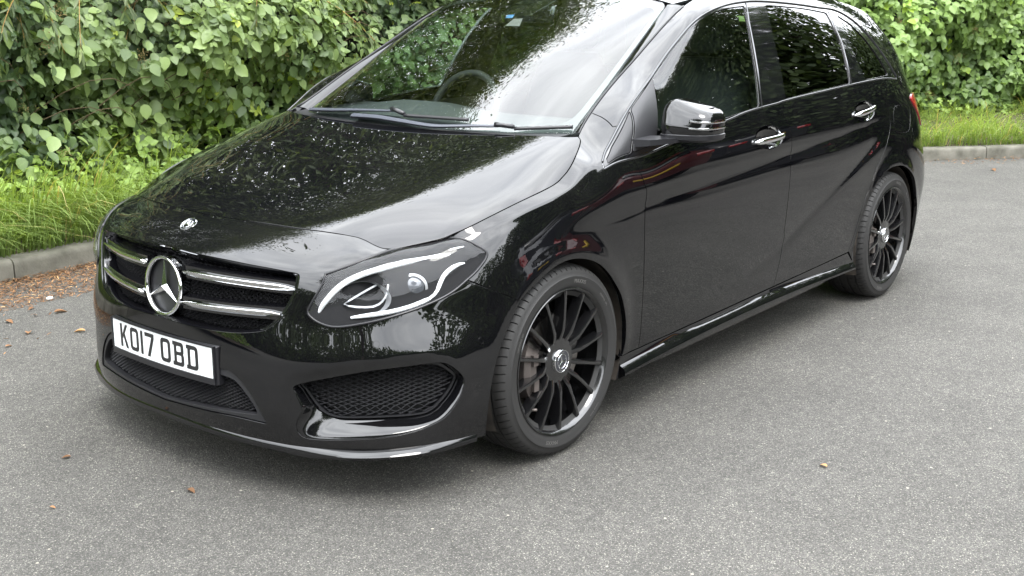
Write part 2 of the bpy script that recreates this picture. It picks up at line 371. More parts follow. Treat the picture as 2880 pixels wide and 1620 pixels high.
class Patch:
    def __init__(s,us,vs,nodes,mirror=False,disp=None):
        """nodes[iu][iv]=(x,y,z); mirror: iu=0 is y=0 plane and the patch is mirrored in u"""
        P=np.asarray(nodes,float); us=np.asarray(us,float)
        if mirror:
            P=np.concatenate([(P[1:]*[1,-1,1])[::-1],P],0); us=np.concatenate([-us[1:][::-1],us])
        s.P=P; s.U=Spl(us); s.V=Spl(vs); s.disp=disp
    def __call__(s,u,v):
        u=np.atleast_1d(np.asarray(u,float)); v=np.atleast_1d(np.asarray(v,float))
        X=np.einsum('ni,nj,ijk->nk',s.U.basis(u),s.V.basis(v),s.P)
        if s.disp is not None: X=s.disp(X)
        return X
    def normal(s,u,v,e=2e-3):
        u=np.atleast_1d(np.asarray(u,float)); v=np.atleast_1d(np.asarray(v,float))
        a=s(u+e,v)-s(u-e,v); b=s(u,v+e)-s(u,v-e); n=np.cross(a,b)
        n/=np.linalg.norm(n,axis=1)[:,None]+1e-12
        return n*s.sgn if hasattr(s,'sgn') else n
    def hit(s,o,d,g=None):
        """nearest uv for ray, robust coarse search + newton"""
        if not hasattr(s,'_g'):
            uu=np.linspace(s.U.k[0],s.U.k[-1],90); vv=np.linspace(s.V.k[0],s.V.k[-1],60)
            A,B=np.meshgrid(uu,vv,indexing='ij'); s._g=(A.ravel(),B.ravel(),s(A.ravel(),B.ravel()))
        A,B,X=s._g
        w=X-o; t=w@d; e=np.linalg.norm(w-t[:,None]*d,axis=1)
        if g is not None: e=e+0.3*np.linalg.norm(X-g,axis=1)*0.2
        # prefer nearest to camera among close ones
        m=e.min(); c=np.where(e<m+0.03)[0]; i=c[np.argmin(t[c]+e[c]*5)]
        u,v=A[i],B[i]
        # orthonormal frame
        a=np.cross(d,[0,0,1.]); a/=np.linalg.norm(a); b=np.cross(a,d)
        for _ in range(25):
            q=s([u,u+1e-4,u],[v,v,v+1e-4]); r=q-o
            f=np.array([r[0]@a,r[0]@b]); J=np.array([[(q[1]-q[0])@a,(q[2]-q[0])@a],[(q[1]-q[0])@b,(q[2]-q[0])@b]])/1e-4
            try: st=np.linalg.solve(J+1e-9*np.eye(2),-f)
            except Exception: break
            st=np.clip(st,-0.3,0.3)
            u+=st[0]; v+=st[1]
            u=np.clip(u,s.U.k[0]-.3,s.U.k[-1]+.3); v=np.clip(v,s.V.k[0]-.3,s.V.k[-1]+.3)
            if abs(st).max()<1e-7: break
        r=s([u],[v])[0]-o
        return u,v,np.hypot(r@a,r@b)
# ---- side surface -------------------------------------------------------
def side_disp(X):
    X=X.copy(); x,z=X[:,0],X[:,2]
    zc=np.interp(x,[-2.9,-2.4,-1.5,-.45,.0,.3],[.93,.885,.83,.765,.72,.68])
    t=z-zc; fade=np.clip((x+3.0)/.3,0,1)*np.clip((.12-x)/.45,0,1)
    X[:,1]-=.0066*np.exp(-np.sqrt(t*t+4e-5)/.050)*fade
    zd=np.interp(x,[-2.55,-2.1,-1.75,-1.5,-1.2,-.8],[.83,.665,.53,.425,.365,.33]); t2=z-zd      # rising lower line
    X[:,1]-=.0070*np.exp(-np.sqrt(t2*t2+1.2e-4)/(.045+.02*np.tanh(t2/.02)))*np.clip((-.9-x)/.7,0,1)*np.clip((x+2.62)/.2,0,1)
    # wheel arch flares
    for cx in (0.0,-2.699):
        r=np.hypot(x-cx,z-.312); k=np.exp(-((r-.352)/.045)**2)
        X[:,1]+=.008*k*np.clip((z-.1)/.2,0,1)
    return X
SN=[ # stations front->rear ; rows r0..r8
 [(.43,.850,.12),(.42,.862,.25),(.412,.865,.42),(.405,.842,.57),(.395,.818,.66),(.39,.795,.71),(.39,.775,.74),(.39,.755,.758),(.39,.738,.77)],
 [(.31,.862,.12),(.31,.876,.25),(.305,.882,.42),(.30,.875,.57),(.30,.858,.68),(.30,.838,.742),(.30,.822,.77),(.30,.806,.79),(.30,.788,.806)],
 [(.12,.865,.12),(.12,.880,.25),(.12,.888,.42),(.12,.889,.58),(.12,.882,.70),(.12,.868,.775),(.12,.855,.812),(.12,.838,.837),(.12,.815,.852)],
 [(-.04,.862,.12),(-.04,.878,.25),(-.04,.887,.42),(-.04,.890,.58),(-.04,.887,.70),(-.045,.880,.79),(-.05,.867,.845),(-.05,.846,.876),(-.038,.82,.889)],
 [(-.2,.858,.12),(-.2,.874,.25),(-.2,.883,.42),(-.2,.888,.58),(-.2,.888,.70),(-.2,.884,.82),(-.20,.862,.888),(-.19,.828,.928),(-.171,.785,.951)],
 [(-.3,.855,.12),(-.3,.871,.25),(-.3,.880,.42),(-.3,.886,.58),(-.3,.889,.70),(-.3,.886,.83),(-.29,.866,.925),(-.285,.800,.968),(-.277,.72,1.002)],
 [(-.42,.850,.12),(-.42,.867,.25),(-.42,.876,.42),(-.42,.884,.58),(-.42,.889,.71),(-.42,.887,.84),(-.42,.866,.945),(-.425,.792,1.062),(-.43,.682,1.090)],
 [(-.65,.845,.12),(-.65,.864,.25),(-.65,.873,.42),(-.65,.883,.58),(-.65,.890,.72),(-.65,.888,.85),(-.65,.866,.975),(-.66,.747,1.170),(-.70,.652,1.231)],
 [(-1.0,.845,.12),(-1.0,.863,.25),(-1.0,.872,.42),(-1.0,.883,.58),(-1.0,.891,.73),(-1.0,.888,.87),(-1.0,.862,1.01),(-1.0,.697,1.350),(-1.05,.613,1.40)],
 [(-1.45,.845,.12),(-1.45,.863,.25),(-1.45,.872,.42),(-1.45,.883,.58),(-1.45,.891,.75),(-1.45,.886,.90),(-1.45,.857,1.04),(-1.45,.668,1.425),(-1.45,.575,1.482)],
 [(-1.9,.845,.12),(-1.9,.863,.25),(-1.9,.873,.42),(-1.9,.884,.58),(-1.9,.889,.76),(-1.9,.880,.92),(-1.9,.848,1.06),(-1.9,.655,1.432),(-1.9,.56,1.497)],
 [(-2.3,.848,.12),(-2.3,.866,.25),(-2.3,.877,.42),(-2.3,.886,.58),(-2.3,.887,.77),(-2.3,.875,.93),(-2.3,.840,1.075),(-2.28,.652,1.405),(-2.28,.55,1.483)],
 [(-2.7,.862,.12),(-2.7,.88,.25),(-2.7,.889,.42),(-2.7,.890,.58),(-2.7,.883,.77),(-2.7,.862,.93),(-2.7,.820,1.085),(-2.68,.645,1.36),(-2.66,.56,1.442)],
 [(-3.05,.85,.12),(-3.05,.872,.25),(-3.06,.883,.42),(-3.06,.884,.58),(-3.05,.868,.77),(-3.03,.833,.93),(-3.0,.778,1.085),(-2.98,.640,1.30),(-2.95,.57,1.392)],
 [(-3.32,.74,.12),(-3.33,.77,.25),(-3.34,.79,.42),(-3.34,.80,.58),(-3.30,.775,.77),(-3.24,.752,.93),(-3.18,.705,1.085),(-3.145,.63,1.25),(-3.10,.56,1.345)],
 [(-3.50,.58,.12),(-3.52,.62,.25),(-3.53,.65,.42),(-3.52,.66,.58),(-3.45,.66,.77),(-3.36,.64,.93),(-3.29,.60,1.085),(-3.24,.54,1.25),(-3.18,.49,1.345)],
]
SU=[0,1,2.2,3.2,4.2,4.8,5.5,7,9.2,12,14.8,17.3,19.8,22,23.8,25]
SV=[0,1,2.2,3.3,4.2,5,5.8,7.3,8.1]
S=Patch(SU,SV,SN,disp=side_disp); 
# ---- nose surface (mirrored) columns s=0..8, rows t ---------------------
NT=[0,.6,1.4,2.2,3,3.7,4.4,5.2,6,7.2]
def col(*p): return list(p)
NN=[
 [(.885,0,.16),(.897,0,.24),(.900,0,.34),(.897,0,.44),(.890,0,.54),(.876,0,.62),(.852,0,.695),(.765,0,.765),(.70,0,.788),(.58,0,.826)],
 [(.870,.25,.16),(.882,.25,.24),(.885,.25,.34),(.880,.25,.44),(.866,.25,.54),(.85,.25,.62),(.826,.25,.69),(.745,.25,.759),(.676,.25,.787),(.57,.25,.822)],
 [(.825,.43,.16),(.840,.43,.24),(.842,.43,.34),(.832,.43,.44),(.812,.43,.54),(.795,.43,.62),(.772,.43,.688),(.699,.43,.745),(.634,.43,.781),(.54,.43,.808)],
 [(.770,.56,.16),(.785,.56,.24),(.785,.56,.34),(.775,.56,.44),(.752,.56,.54),(.742,.560,.61),(.722,.558,.676),(.655,.560,.735),(.582,.553,.769),(.50,.55,.790)],
 [(.675,.70,.16),(.690,.70,.24),(.688,.70,.34),(.676,.70,.44),(.655,.69,.54),(.642,.686,.603),(.628,.676,.66),(.592,.664,.715),(.545,.648,.741),(.46,.66,.758)],
 [(.56,.80,.16),(.572,.80,.24),(.568,.80,.34),(.555,.795,.44),(.535,.775,.54),(.522,.765,.60),(.513,.751,.658),(.487,.730,.713),(.45,.70,.748),(.39,.71,.774)],
 [(.42,.850,.16),(.42,.864,.25),(.412,.866,.34),(.41,.86,.44),(.403,.84,.54),(.399,.828,.61),(.394,.814,.672),(.391,.785,.737),(.388,.74,.768),(.33,.748,.792)],
 [(.31,.864,.16),(.31,.877,.25),(.305,.881,.34),(.30,.883,.44),(.30,.877,.55),(.30,.868,.63),(.30,.852,.70),(.30,.825,.762),(.30,.788,.806),(.24,.776,.826)],
 [(.12,.867,.16),(.12,.880,.25),(.12,.886,.34),(.12,.889,.44),(.12,.889,.56),(.12,.884,.66),(.12,.874,.745),(.12,.853,.81),(.12,.815,.852),(.06,.80,.874)],
]
NS=[0,1,1.8,2.5,3.3,4.1,5,5.6,6.6]
def nose_disp(X):
    X=X.copy()
    r=np.hypot(X[:,0],X[:,2]-.312); k=np.exp(-((r-.352)/.045)**2)
    X[:,1]+=np.sign(X[:,1])*.008*k*np.clip((X[:,2]-.1)/.2,0,1)
    ay=np.abs(X[:,1]); z=X[:,2]          # brow above the side intakes
    zc=np.interp(ay,[.50,.543,.624,.689,.753,.802,.826,.86],[.395,.407,.426,.441,.449,.451,.444,.40]); a=np.interp(ay,[.48,.58,.80,.855],[0,1,1,0])
    th=np.radians(np.interp(ay,[.5,.6,.7,.8,.86],[35,42,50,62,78])); t=zc-z; t=(np.sqrt(t*t+2e-5)+t)/2
    d=.013*a*(1-np.exp(-t/.028))*np.clip((z-.19)/.10,0,1)
    X[:,0]-=d*np.cos(th); X[:,1]-=np.sign(X[:,1])*d*np.sin(th)
    return X
N=Patch(NS,NT,NN,mirror=True,disp=nose_disp); N.sgn=1
# ---- bonnet: height over (x,y) -----------------------------------------
HX=[-.35,-.18,0,.2,.4,.55,.70,.80]; HY=[0,.3,.55,.70,.78,.84]
HZ=[[1.062,1.058,1.048,1.03,.99,.94],
    [1.028,1.023,1.010,.99,.952,.90],
    [.985,.980,.964,.938,.908,.868],
    [.935,.929,.908,.876,.851,.815],
    [.880,.873,.845,.802,.767,.725],
    [.838,.829,.788,.722,.68,.64],
    [.786,.776,.712,.635,.59,.55],
    [.742,.73,.65,.56,.51,.47]]
HNn=[[(x,y,HZ[i][j]) for i,x in enumerate(HX)] for j,y in enumerate(HY)]
def hood_disp(X):
    X=X.copy(); yc=np.interp(X[:,0],[-.33,-.07,.14,.30,.6],[.66,.64,.61,.57,.50])
    t=np.abs(X[:,1])-yc; k=.016
    X[:,2]-=.05*(np.sqrt(t*t+k*k)+t)/2*np.clip((X[:,0]+.4)/.2,0,1)
    return X
H=Patch(HY,HX,HNn,mirror=True,disp=hood_disp); H.sgn=-1

# outlines of panels and openings in surface coordinates
T={"h_seam":[[0.745,0.4147],[0.7707,0.3428],[0.787,0.2701],[0.8,0.1911],[0.8107,0.0999],[0.8161,0.0121],[0.8149,-0.0347],[0.8091,-0.0705],[0.8024,-0.1042],[0.7911,-0.1445],[0.7765,-0.1846],[0.7602,-0.2242],[0.7472,-0.25],[0.7365,-0.2637],[0.7252,-0.2692]],
"s_seam":[[-0.1449,7.9918],[0.5843,8.054],[1.1791,8.1311],[1.717,8.1454],[2.2887,8.1336],[2.8334,8.1096],[3.1281,8.1017],[3.3725,8.1599],[3.6059,8.1664],[3.9002,8.1495],[4.2083,8.0849],[4.5148,7.9942],[4.6793,7.9841],[4.7537,8.0201],[4.7825,8.0958]],
"n_hl_top":[[2.5197,4.502],[2.6599,4.6731],[2.8898,5.0108],[3.155,5.4879],[3.3867,5.9848],[3.6284,6.1746],[3.9774,6.1429],[4.5574,6.1066],[4.8999,6.0252]],
"n_hl_tip":[[4.8999,6.0252],[5.0967,5.7198],[5.2076,5.4461],[5.308,5.1446],[5.406,4.8919],[5.4415,4.7372],[5.4246,4.6239],[5.3463,4.5014],[5.1713,4.304],[4.9854,4.1515]],
"n_hl_bot":[[4.9854,4.1515],[4.7521,3.942],[4.5386,3.7994],[4.2295,3.6241],[3.9551,3.4636],[3.6355,3.2929],[3.3447,3.1557],[3.0682,3.0537],[2.8641,2.9938],[2.7116,2.9874],[2.581,3.0406],[2.4597,3.1327],[2.3672,3.2547],[2.3456,3.3336],[2.3827,3.5701],[2.4765,3.9427],[2.5289,4.2169],[2.5304,4.3924],[2.5197,4.502]],"h_hl":[[0.6579,0.5399],[0.6807,0.5059],[0.7063,0.4704],[0.7319,0.4344],[0.746,0.4113]],
"s_hl_tip":[[-0.1086,8.0073],[0.1422,7.4774],[0.338,6.3435],[0.5353,5.4374],[0.699,4.9863],[0.7552,4.7753],[0.7272,4.6367],[0.5971,4.49],[0.2916,4.2579],[-0.0352,4.0844]],"h_shut":[[0.0121,0.6986],[0.1884,0.6895],[0.3518,0.6608],[0.4625,0.6239],[0.5291,0.5946],[0.5578,0.5805],[0.583,0.5725],[0.6062,0.5674],[0.6273,0.5603],[0.6393,0.5536]],
"n_shut":[[0.0647,5.9762],[0.7346,5.9865],[1.4161,6.0021],[1.9517,6.0095],[2.3354,5.9882],[2.5272,6.0125],[2.7136,6.0092],[2.9024,5.9853],[3.0893,5.9768],[3.2023,5.9883]],
"n_fb":[[4.9854,4.1515],[5.3091,3.7327],[5.6496,3.3564],[5.9169,3.109]],
"s_fb":[[-0.0352,4.0844],[0.524,3.7496],[1.0748,3.4727],[1.4341,3.2592]],
"s_fd":[[5.3111,5.705],[5.4399,5.3625],[5.5699,5.0308],[5.6767,4.7993],[5.6382,4.3316],[5.6586,3.7758],[5.7625,2.5554],[5.7901,1.5265],[5.7667,1.002]],
"s_db1":[[5.7667,1.002],[8.6213,1.0779],[12.3204,1.2086]],
"s_db2":[[12.3204,1.2086],[14.8025,1.2815],[17.0522,1.3764]],
"s_bs":[[11.9852,5.8246],[12.1248,5.7136],[12.3133,5.4335],[12.5022,5.1163],[12.5947,4.8401],[12.5567,4.3553],[12.5567,3.6793],[12.5953,2.8973],[12.6649,2.5863],[12.5366,2.0039],[12.3204,1.2086]],
"s_rs":[[17.8722,5.8441],[18.3386,5.6593],[18.7949,5.4631],[19.1447,5.2705],[19.4414,4.7747],[19.1371,4.3056],[18.8762,4.1088],[18.3089,3.7042],[17.8543,3.2551],[18.1159,3.508],[17.7575,3.177],[17.4737,2.617],[17.2445,1.919],[16.9947,1.354]],
"s_sillfront":[[5.7667,1.002],[4.9824,1.0167]],
"s_dtop":[[4.5042,6.5536],[4.681,6.8448],[4.9427,7.03],[5.7184,7.2826],[7.2581,7.3053],[7.9833,7.3054],[8.6859,7.2822],[9.4081,7.2969],[10.1519,7.3146],[10.9376,7.347],[11.763,7.3908],[12.4858,7.4078],[12.9871,7.4018],[14.9261,7.3327],[16.8704,7.3599],[18.3224,7.4305],[19.1814,7.2486],[19.7111,6.9397],[20.1428,6.5332],[20.4768,6.1255],[20.7646,5.811]],
"s_dbot":[[20.6455,5.7471],[19.4645,5.8157],[17.8664,5.8386],[15.2816,5.8365],[12.5268,5.8343],[11.9852,5.8246],[10.423,5.8224],[9.2815,5.781],[7.7953,5.7463],[6.5595,5.7147],[5.3111,5.705],[4.4928,5.9175],[4.4446,6.1355],[4.4593,6.4063]],"g_tri":[[4.5958,6.0329],[4.6492,6.4625],[4.9427,6.8475],[5.707,7.2294],[5.2919,5.8884]],"g_sail":[[5.7372,7.2142],[7.1766,7.2762],[6.7356,6.6972],[6.1835,5.8604],[5.3474,5.8824]],"g_front":[[7.2326,7.2709],[7.9215,7.2461],[8.6327,7.2305],[9.3313,7.2272],[9.8422,7.2382],[10.5213,7.258],[11.4502,7.2811],[12.2224,7.2956],[11.9386,7.0058],[11.6164,6.652],[11.4008,6.3545],[11.0556,5.855],[9.282,5.8323],[7.8351,5.8226],[6.1835,5.8604],[6.7356,6.6972]],"g_b1":[[12.5573,7.3113],[12.811,7.303],[12.5055,6.8788],[12.2221,6.4453],[11.8793,5.8559],[11.3226,5.8484],[11.5795,6.3099],[11.8439,6.6437]],"g_b2":[[12.8863,7.3007],[13.3211,7.2829],[12.919,6.7435],[12.6709,6.2588],[12.4794,5.8727],[12.0095,5.855],[12.2955,6.4423],[12.5802,6.8766]],"g_rear":[[13.389,7.2748],[14.7604,7.2351],[17.397,7.249],[17.2384,6.8885],[17.1732,6.5975],[16.9739,6.256],[16.7385,5.8763],[12.5526,5.8651],[12.7313,6.256],[12.9804,6.7417]],"g_c":[[17.6752,7.2667],[18.0614,7.2723],[17.8073,6.8229],[17.6516,6.237],[17.7627,5.8798],[16.8723,5.871],[17.1176,6.2521],[17.3226,6.6239]],"g_quarter":[[18.1525,7.257],[18.8091,7.063],[19.2579,6.7353],[19.6317,6.3106],[19.8774,5.8867],[17.8912,5.881],[17.7712,6.2597],[17.9249,6.8414]],"l_c":[[17.6062,7.3085],[17.3522,6.9214],[17.2537,6.5979],[17.0217,6.2547],[16.8171,5.866]],"l_f":[[12.401,7.3619],[12.0112,7.0036],[11.7226,6.648],[11.4967,6.3319],[11.1931,5.8435]],
"n_grille":[[-0.0226,4.5282],[0.4744,4.5003],[0.9996,4.4873],[1.4885,4.4243],[1.9052,4.3789],[2.0987,4.3715],[2.1571,4.2798],[2.1643,3.9881],[2.1055,3.6388],[2.0232,3.3024],[1.9247,3.0705],[1.795,2.8725],[1.6439,2.7599],[1.3326,2.6714],[1.0082,2.6402],[0.6564,2.6257],[0.3684,2.6352],[0.1526,2.6528]],
"n_inner":[[-0.0609,0.5711],[0.7297,0.6712],[1.311,0.7292],[1.6417,0.7714],[1.6314,0.898],[1.5154,1.1822],[1.3406,1.4882],[1.1967,1.5664],[1.068,1.5875]],
"n_outer":[[-0.074,0.484],[0.7228,0.6039],[1.3033,0.6399],[1.7738,0.6051],[1.8968,0.392],[1.7781,0.6491],[1.6055,1.1782],[1.4306,1.5281],[1.2526,1.7298],[1.0704,1.7442]],
"n_fog":[[2.3045,1.5176],[2.3359,1.5842],[2.7164,1.7523],[3.2722,1.9471],[3.8799,2.0238],[4.3026,2.0386],[4.4254,2.0076],[4.565,1.885],[4.6881,1.7385],[4.7232,1.6551],[4.6874,1.5063],[4.5718,1.2353],[4.4139,0.9769],[4.2496,0.8486],[4.085,0.8179],[3.6016,0.8186],[3.1518,0.7954],[2.8639,0.7863],[2.7192,0.8356],[2.6311,0.9004],[2.5425,1.0447],[2.4522,1.2454],[2.3749,1.4202]],
"n_fogout":[[2.2776,1.5972],[2.7159,1.7964],[3.2701,1.9924],[3.8772,2.0683],[4.3186,2.0897],[4.5038,2.0284],[4.6715,1.8367],[4.7683,1.6326],[4.7501,1.4384],[4.6702,1.0984],[4.5086,0.7682],[4.2415,0.6025],[3.8975,0.4987],[3.5726,0.4325],[3.1235,0.3752],[2.6875,0.3387],[2.3964,0.3501],[2.2953,0.4619],[2.2743,0.6231],[2.3211,0.8295],[2.3758,1.0097],[2.3355,1.2123],[2.2838,1.4135]],
"n_sens":[[3.3568,2.5954],[5.1249,2.4421]],
"s_fuel":[[19.8383,5.0429],[20.0547,5.1166],[20.7925,5.1067],[21.3324,4.9916],[21.124,4.6326],[20.8925,4.4503],[20.3507,4.4346],[19.8597,4.4857],[19.7302,4.6856]],
"s_rarch":[[17.354,1.0209],[17.2926,1.3193],[17.3402,1.5908],[17.451,2.0293],[17.6521,2.5546],[17.8911,3.011],[18.3066,3.3681],[18.8584,3.6015],[19.2324,3.6883],[19.7015,3.7171],[20.2632,3.6851],[20.7848,3.562],[21.2988,3.3156],[21.5351,2.9716],[21.6775,2.5699]],
"s_farch":[[1.4341,3.2592],[1.7073,3.4149],[1.9837,3.5292],[2.2663,3.6643],[2.6883,3.796],[3.1339,3.8149],[3.5968,3.7136],[3.9791,3.5243],[4.3085,3.2366],[4.603,2.8941],[4.8162,2.6111],[4.9769,2.2613],[5.0824,1.8767],[5.1159,1.4197],[5.0645,1.0218]],
"n_farch":[[5.9173,3.1083],[5.7102,2.7545],[5.5415,2.417],[5.4133,2.0563],[5.3253,1.6551],[5.2727,1.1908],[5.2676,0.6937],[5.2898,0.2729],[5.3118,0.0459]],
"s_tail":[[21.7037,5.2654],[22.3034,5.283],[23.1292,5.0602],[22.8101,5.0042],[22.6344,4.8236],[22.2625,4.8796],[21.852,5.0575]],
"s_rb":[[21.5827,3.5274],[21.3914,3.4417],[21.0858,3.3789]],
"s_apj":[[5.3381,7.8686],[5.3047,7.5873],[5.2484,7.297]],
"s_h1":[[10.5206,5.1558],[12.032,5.13],[11.2783,5.1727],[11.3185,5.4327],[11.2864,4.8753],[10.6003,5.2761],[12.0693,5.0562]],
"s_h2":[[16.6193,5.0995],[18.0392,5.2203],[17.3359,5.1655],[17.3942,5.4101],[17.3376,4.9035],[16.6799,5.202],[18.1609,5.089]],"drl_top":[[2.5021,3.3339],[2.5471,3.5497],[2.6543,3.8875],[2.7782,4.2137],[2.918,4.4933],[3.1217,4.7551],[3.4193,5.029],[3.7555,5.2526],[4.1661,5.3281],[4.7645,5.1745]],"drl_top2":[[4.5497,5.3583],[4.8639,5.3268],[5.1068,5.2584]],"drl_low":[[2.9695,3.2487],[3.1956,3.3206],[3.4798,3.4003],[3.7859,3.5243],[4.0423,3.6761],[4.2458,3.8252],[4.3702,4.0138],[4.4525,4.2562],[4.5491,4.4907],[4.6877,4.6381],[4.8577,4.718],[5.0299,4.6885]],"ref_tri":[[3.3188,4.3656],[3.1098,4.0722],[2.8679,3.6801],[2.8717,3.6265],[2.9931,3.5954],[3.2703,3.6021],[3.4118,3.7836],[3.4892,4.0815],[3.5123,4.3814]],"ref_brk":[[4.1676,4.796],[4.4497,4.7613],[4.3899,4.4351],[4.2751,4.1646],[4.1688,4.0216]],"ref_c":[[3.1815,3.9812]],"proj_c":[[4.0135,4.296]],"w_a1":[[-1.7013,0.0143],[-1.0477,0.0693],[-0.5987,0.1162],[-0.2123,0.1476],[0.0243,0.1629]],"w_b1":[[0.2172,0.1143],[1.1335,0.1196]],"w_a2":[[-0.5438,0.0228],[-0.1241,0.039],[0.2795,0.0149],[0.6787,-0.019],[0.869,-0.0187],[1.2463,0.0152],[1.6365,0.0367]],"w_b2":[[1.8678,0.015],[2.673,0.0669]],"st1":[[-0.0366,2.2063],[-0.0767,2.2948],[0.0447,2.3041],[0.0922,2.2105]],"st2":[[0.16,1.9948],[0.1383,2.1876],[0.2844,2.2086],[0.4086,2.0075]]}
# ============================ CAR =======================================
car=empty('hatchback'); tag(car,'glossy black five-door hatchback parked on grey asphalt, registration KO17 OBD','car')
mS=Metric(S); mN=Metric(N); mH=Metric(H)
def sm(k,n=5): return [tuple(p) for p in catmull(T[k],n=n)]
def mir(s): return [(-a,b) for a,b in reversed(s)]
def end_at(seg,pt): return seg[:-1]+[pt]
def spanel(name,outer,holes=(),m=M_paint,both=True,rname=None,**k):
    o=panel(name,S,mS,outer,list(holes),m,car,**k)
    if both: mirrored(o,rname or name,car)
    return o
# --- bonnet
rear=[(0,-.072),(.22,-.084),(.39,-.111),(.53,-.148),(.65,-.194),(.70,-.236),(.722,-.268)]
rear=[tuple(p) for p in catmull(rear,n=4)]
seam=sm('h_seam')[::-1]            # cowl corner -> headlight
hlH=sm('h_hl')[::-1]               # headlight outer -> shut corner
shut=sm('h_shut')[::-1]            # corner -> centre
half=loop(rear,seam[:-1]+[hlH[0]],hlH[:-1]+[shut[0]],shut)
shut_end=(0.0,half[-1][1])
half=half[:-1]+[shut_end]
bon=loop(half,mir(half)[1:-1]) if False else half+[(-a,b) for a,b in half[::-1][1:-1]]
panel('bonnet',H,mH,bon,[],M_paint,car,h=.020,gap=.0013,hem=.012)
# --- nose / bumper skin
bott=[(u,0.05) for u in np.linspace(0,5.3,24)]
ar=sm('n_farch')[::-1]             # bottom -> up
fbn=sm('n_fb')[::-1]; hb=[tuple(p) for p in catmull(T['n_hl_bot'],n=4)]; ht=[tuple(p) for p in catmull(T['n_hl_top'][:5],n=5)]
ns=sm('n_shut')[::-1]
ns[0]=ht[-1]
ns[-1]=(0,ns[-1][1])
halfN=loop(bott,[(ar[0][0],.05)],ar[:-1]+[fbn[0]],fbn[:-1]+[hb[0]],hb,ht,ns)
noseo=halfN+[(-a,b) for a,b in halfN[::-1][1:-1]]
gr=sm('n_grille'); gr[0]=(0,gr[0][1]); gr[-1]=(0,gr[-1][1]); grille_l=gr+[(-a,b) for a,b in gr[::-1][1:-1]]
ou_=T['n_outer'][:4]; 
intk=[tuple(p) for p in catmull([(0,.52)]+[(u,v-.02) for u,v in T['n_outer'][1:4]],n=5)]
intk+= [tuple(p) for p in catmull([T['n_outer'][3]]+T['n_outer'][5:],n=5)][1:]
intk+=[(.95,1.78),(.5,1.80),(0,1.80)]
intake_l=intk+[(-a,b) for a,b in intk[::-1][1:-1]]
fogo=[tuple(p) for p in catmull(T['n_fogout'],closed=True,n=4)]
fog=[tuple(p) for p in catmull(T['n_fog'],closed=True,n=3)]
panel('front_bumper',N,mN,noseo,[grille_l,intake_l,fogo,mir(fogo)],M_paint,car,h=.013,hem=.012,gap=.0007)
# fog scoops: loft from outer outline on skin to recessed frame
def match(a,b,n=110):
    A=resamp(a,1,True) if False else None
    pa=mN.fwd(a); pb=mN.fwd(b); c=pb.mean(0); out=[]
    def bycast(poly):
        P=resamp(poly,.004,True); an=np.arctan2(P[:,1]-c[1],(P[:,0]-c[0])*.42); o=np.argsort(an); an=an[o];P=P[o]
        an=np.concatenate([an-2*np.pi,an,an+2*np.pi]);P=np.concatenate([P,P,P]); t=np.linspace(-np.pi,np.pi,n,endpoint=False)
        return np.stack([np.interp(t,an,P[:,0]),np.interp(t,an,P[:,1])],1)
    return bycast(pa),bycast(pb)
A,Bq=match(fogo,fog)
rings=[];prof=[(0.0,0.0),(.05,.0015),(.15,.005),(.3,.012),(.5,.023),(.7,.035),(.9,.045),(1.0,.048)]
for t,d in prof:
    q=mN.inv(A*(1-t)+Bq*t); rings.append(on(N,q,-d if t>0 else -.001))
b=B(); b.loft([list(r__) for r__ in rings]); o=b.obj('air_intake_scoop',M_paint,car); autosmooth(o,60); mirrored(o,'air_intake_scoop',car)
q=mN.inv(Bq); fr=[on(N,q,-.047),on(N,q,-.038)]
Bi=Bq.mean(0)+(Bq-Bq.mean(0))*np.array([.965,.93]); qi=mN.inv(Bi); fr+=[on(N,qi,-.038),on(N,qi,-.08)]
b=B(); b.loft([list(x) for x in fr]); o=b.obj('air_intake_frame',M_plast2,car); autosmooth(o,40); mirrored(o,'air_intake_frame',car)
def backing(name,P,met,poly_ab,d,m,sgn=1):
    q=met.inv(poly_ab); X=on(P,q,-d); c=X.mean(0); V=[c]+list(X); n=len(X); F=[(0,1+i,1+(i+1)%n) for i in range(n)]
    return mk(name,V,F,m,car,False)
o=backing('intake_backing',N,mN,Bi,.082,M_dark); mirrored(o,'intake_backing',car)
def lattice(name,P,met,poly_uv,pitch,slope,depth,wid,m,thick=.004,wave=0.0):
    """crossing diagonal bars clipped to a region, each a thin four-sided rod"""
    pa=met.fwd(poly_uv); lo=pa.min(0); hi=pa.max(0); b=B()
    for sgn_ in (1,-1):
        c0=lo[1]-slope*(hi[0]-lo[0])-pitch*2; c1=hi[1]+slope*(hi[0]-lo[0])+pitch*2; c=c0
        while c<c1:
            xs=np.arange(lo[0],hi[0],.006); ys=c+sgn_*slope*(xs-lo[0])+(0 if sgn_>0 else 0)
            if sgn_<0: ys=c+slope*(hi[0]-lo[0])*0+(-slope)*(xs-lo[0])
            pts=np.stack([xs,ys],1); ins=inpoly(pts,pa); i=0
            while i<len(xs):
                if ins[i]:
                    j=i
                    while j+1<len(xs) and ins[j+1]: j+=1
                    if j>i:
                        q=pts[i:j+1]; q=q[::2] if len(q)>4 else q
                        if len(q)>=2:
                            uv=met.inv(q); nn=P.normal(uv[:,0],uv[:,1]); C=P(uv[:,0],uv[:,1])-nn*(depth+(0 if sgn_>0 else thick*.35))
                            t=np.gradient(C,axis=0); t/=np.linalg.norm(t,axis=1)[:,None]+1e-9; s_=np.cross(nn,t)
                            r4=[C+s_*wid/2,C+nn*thick*.5,C-s_*wid/2,C-nn*thick]
                            b.loft([[r4[k][e] for k in range(4)] for e in range(len(q))])
                    i=j+1
                else: i+=1
            c+=pitch
    o=b.obj(name,m,car,smooth=False); tag(o,kind='stuff'); return o
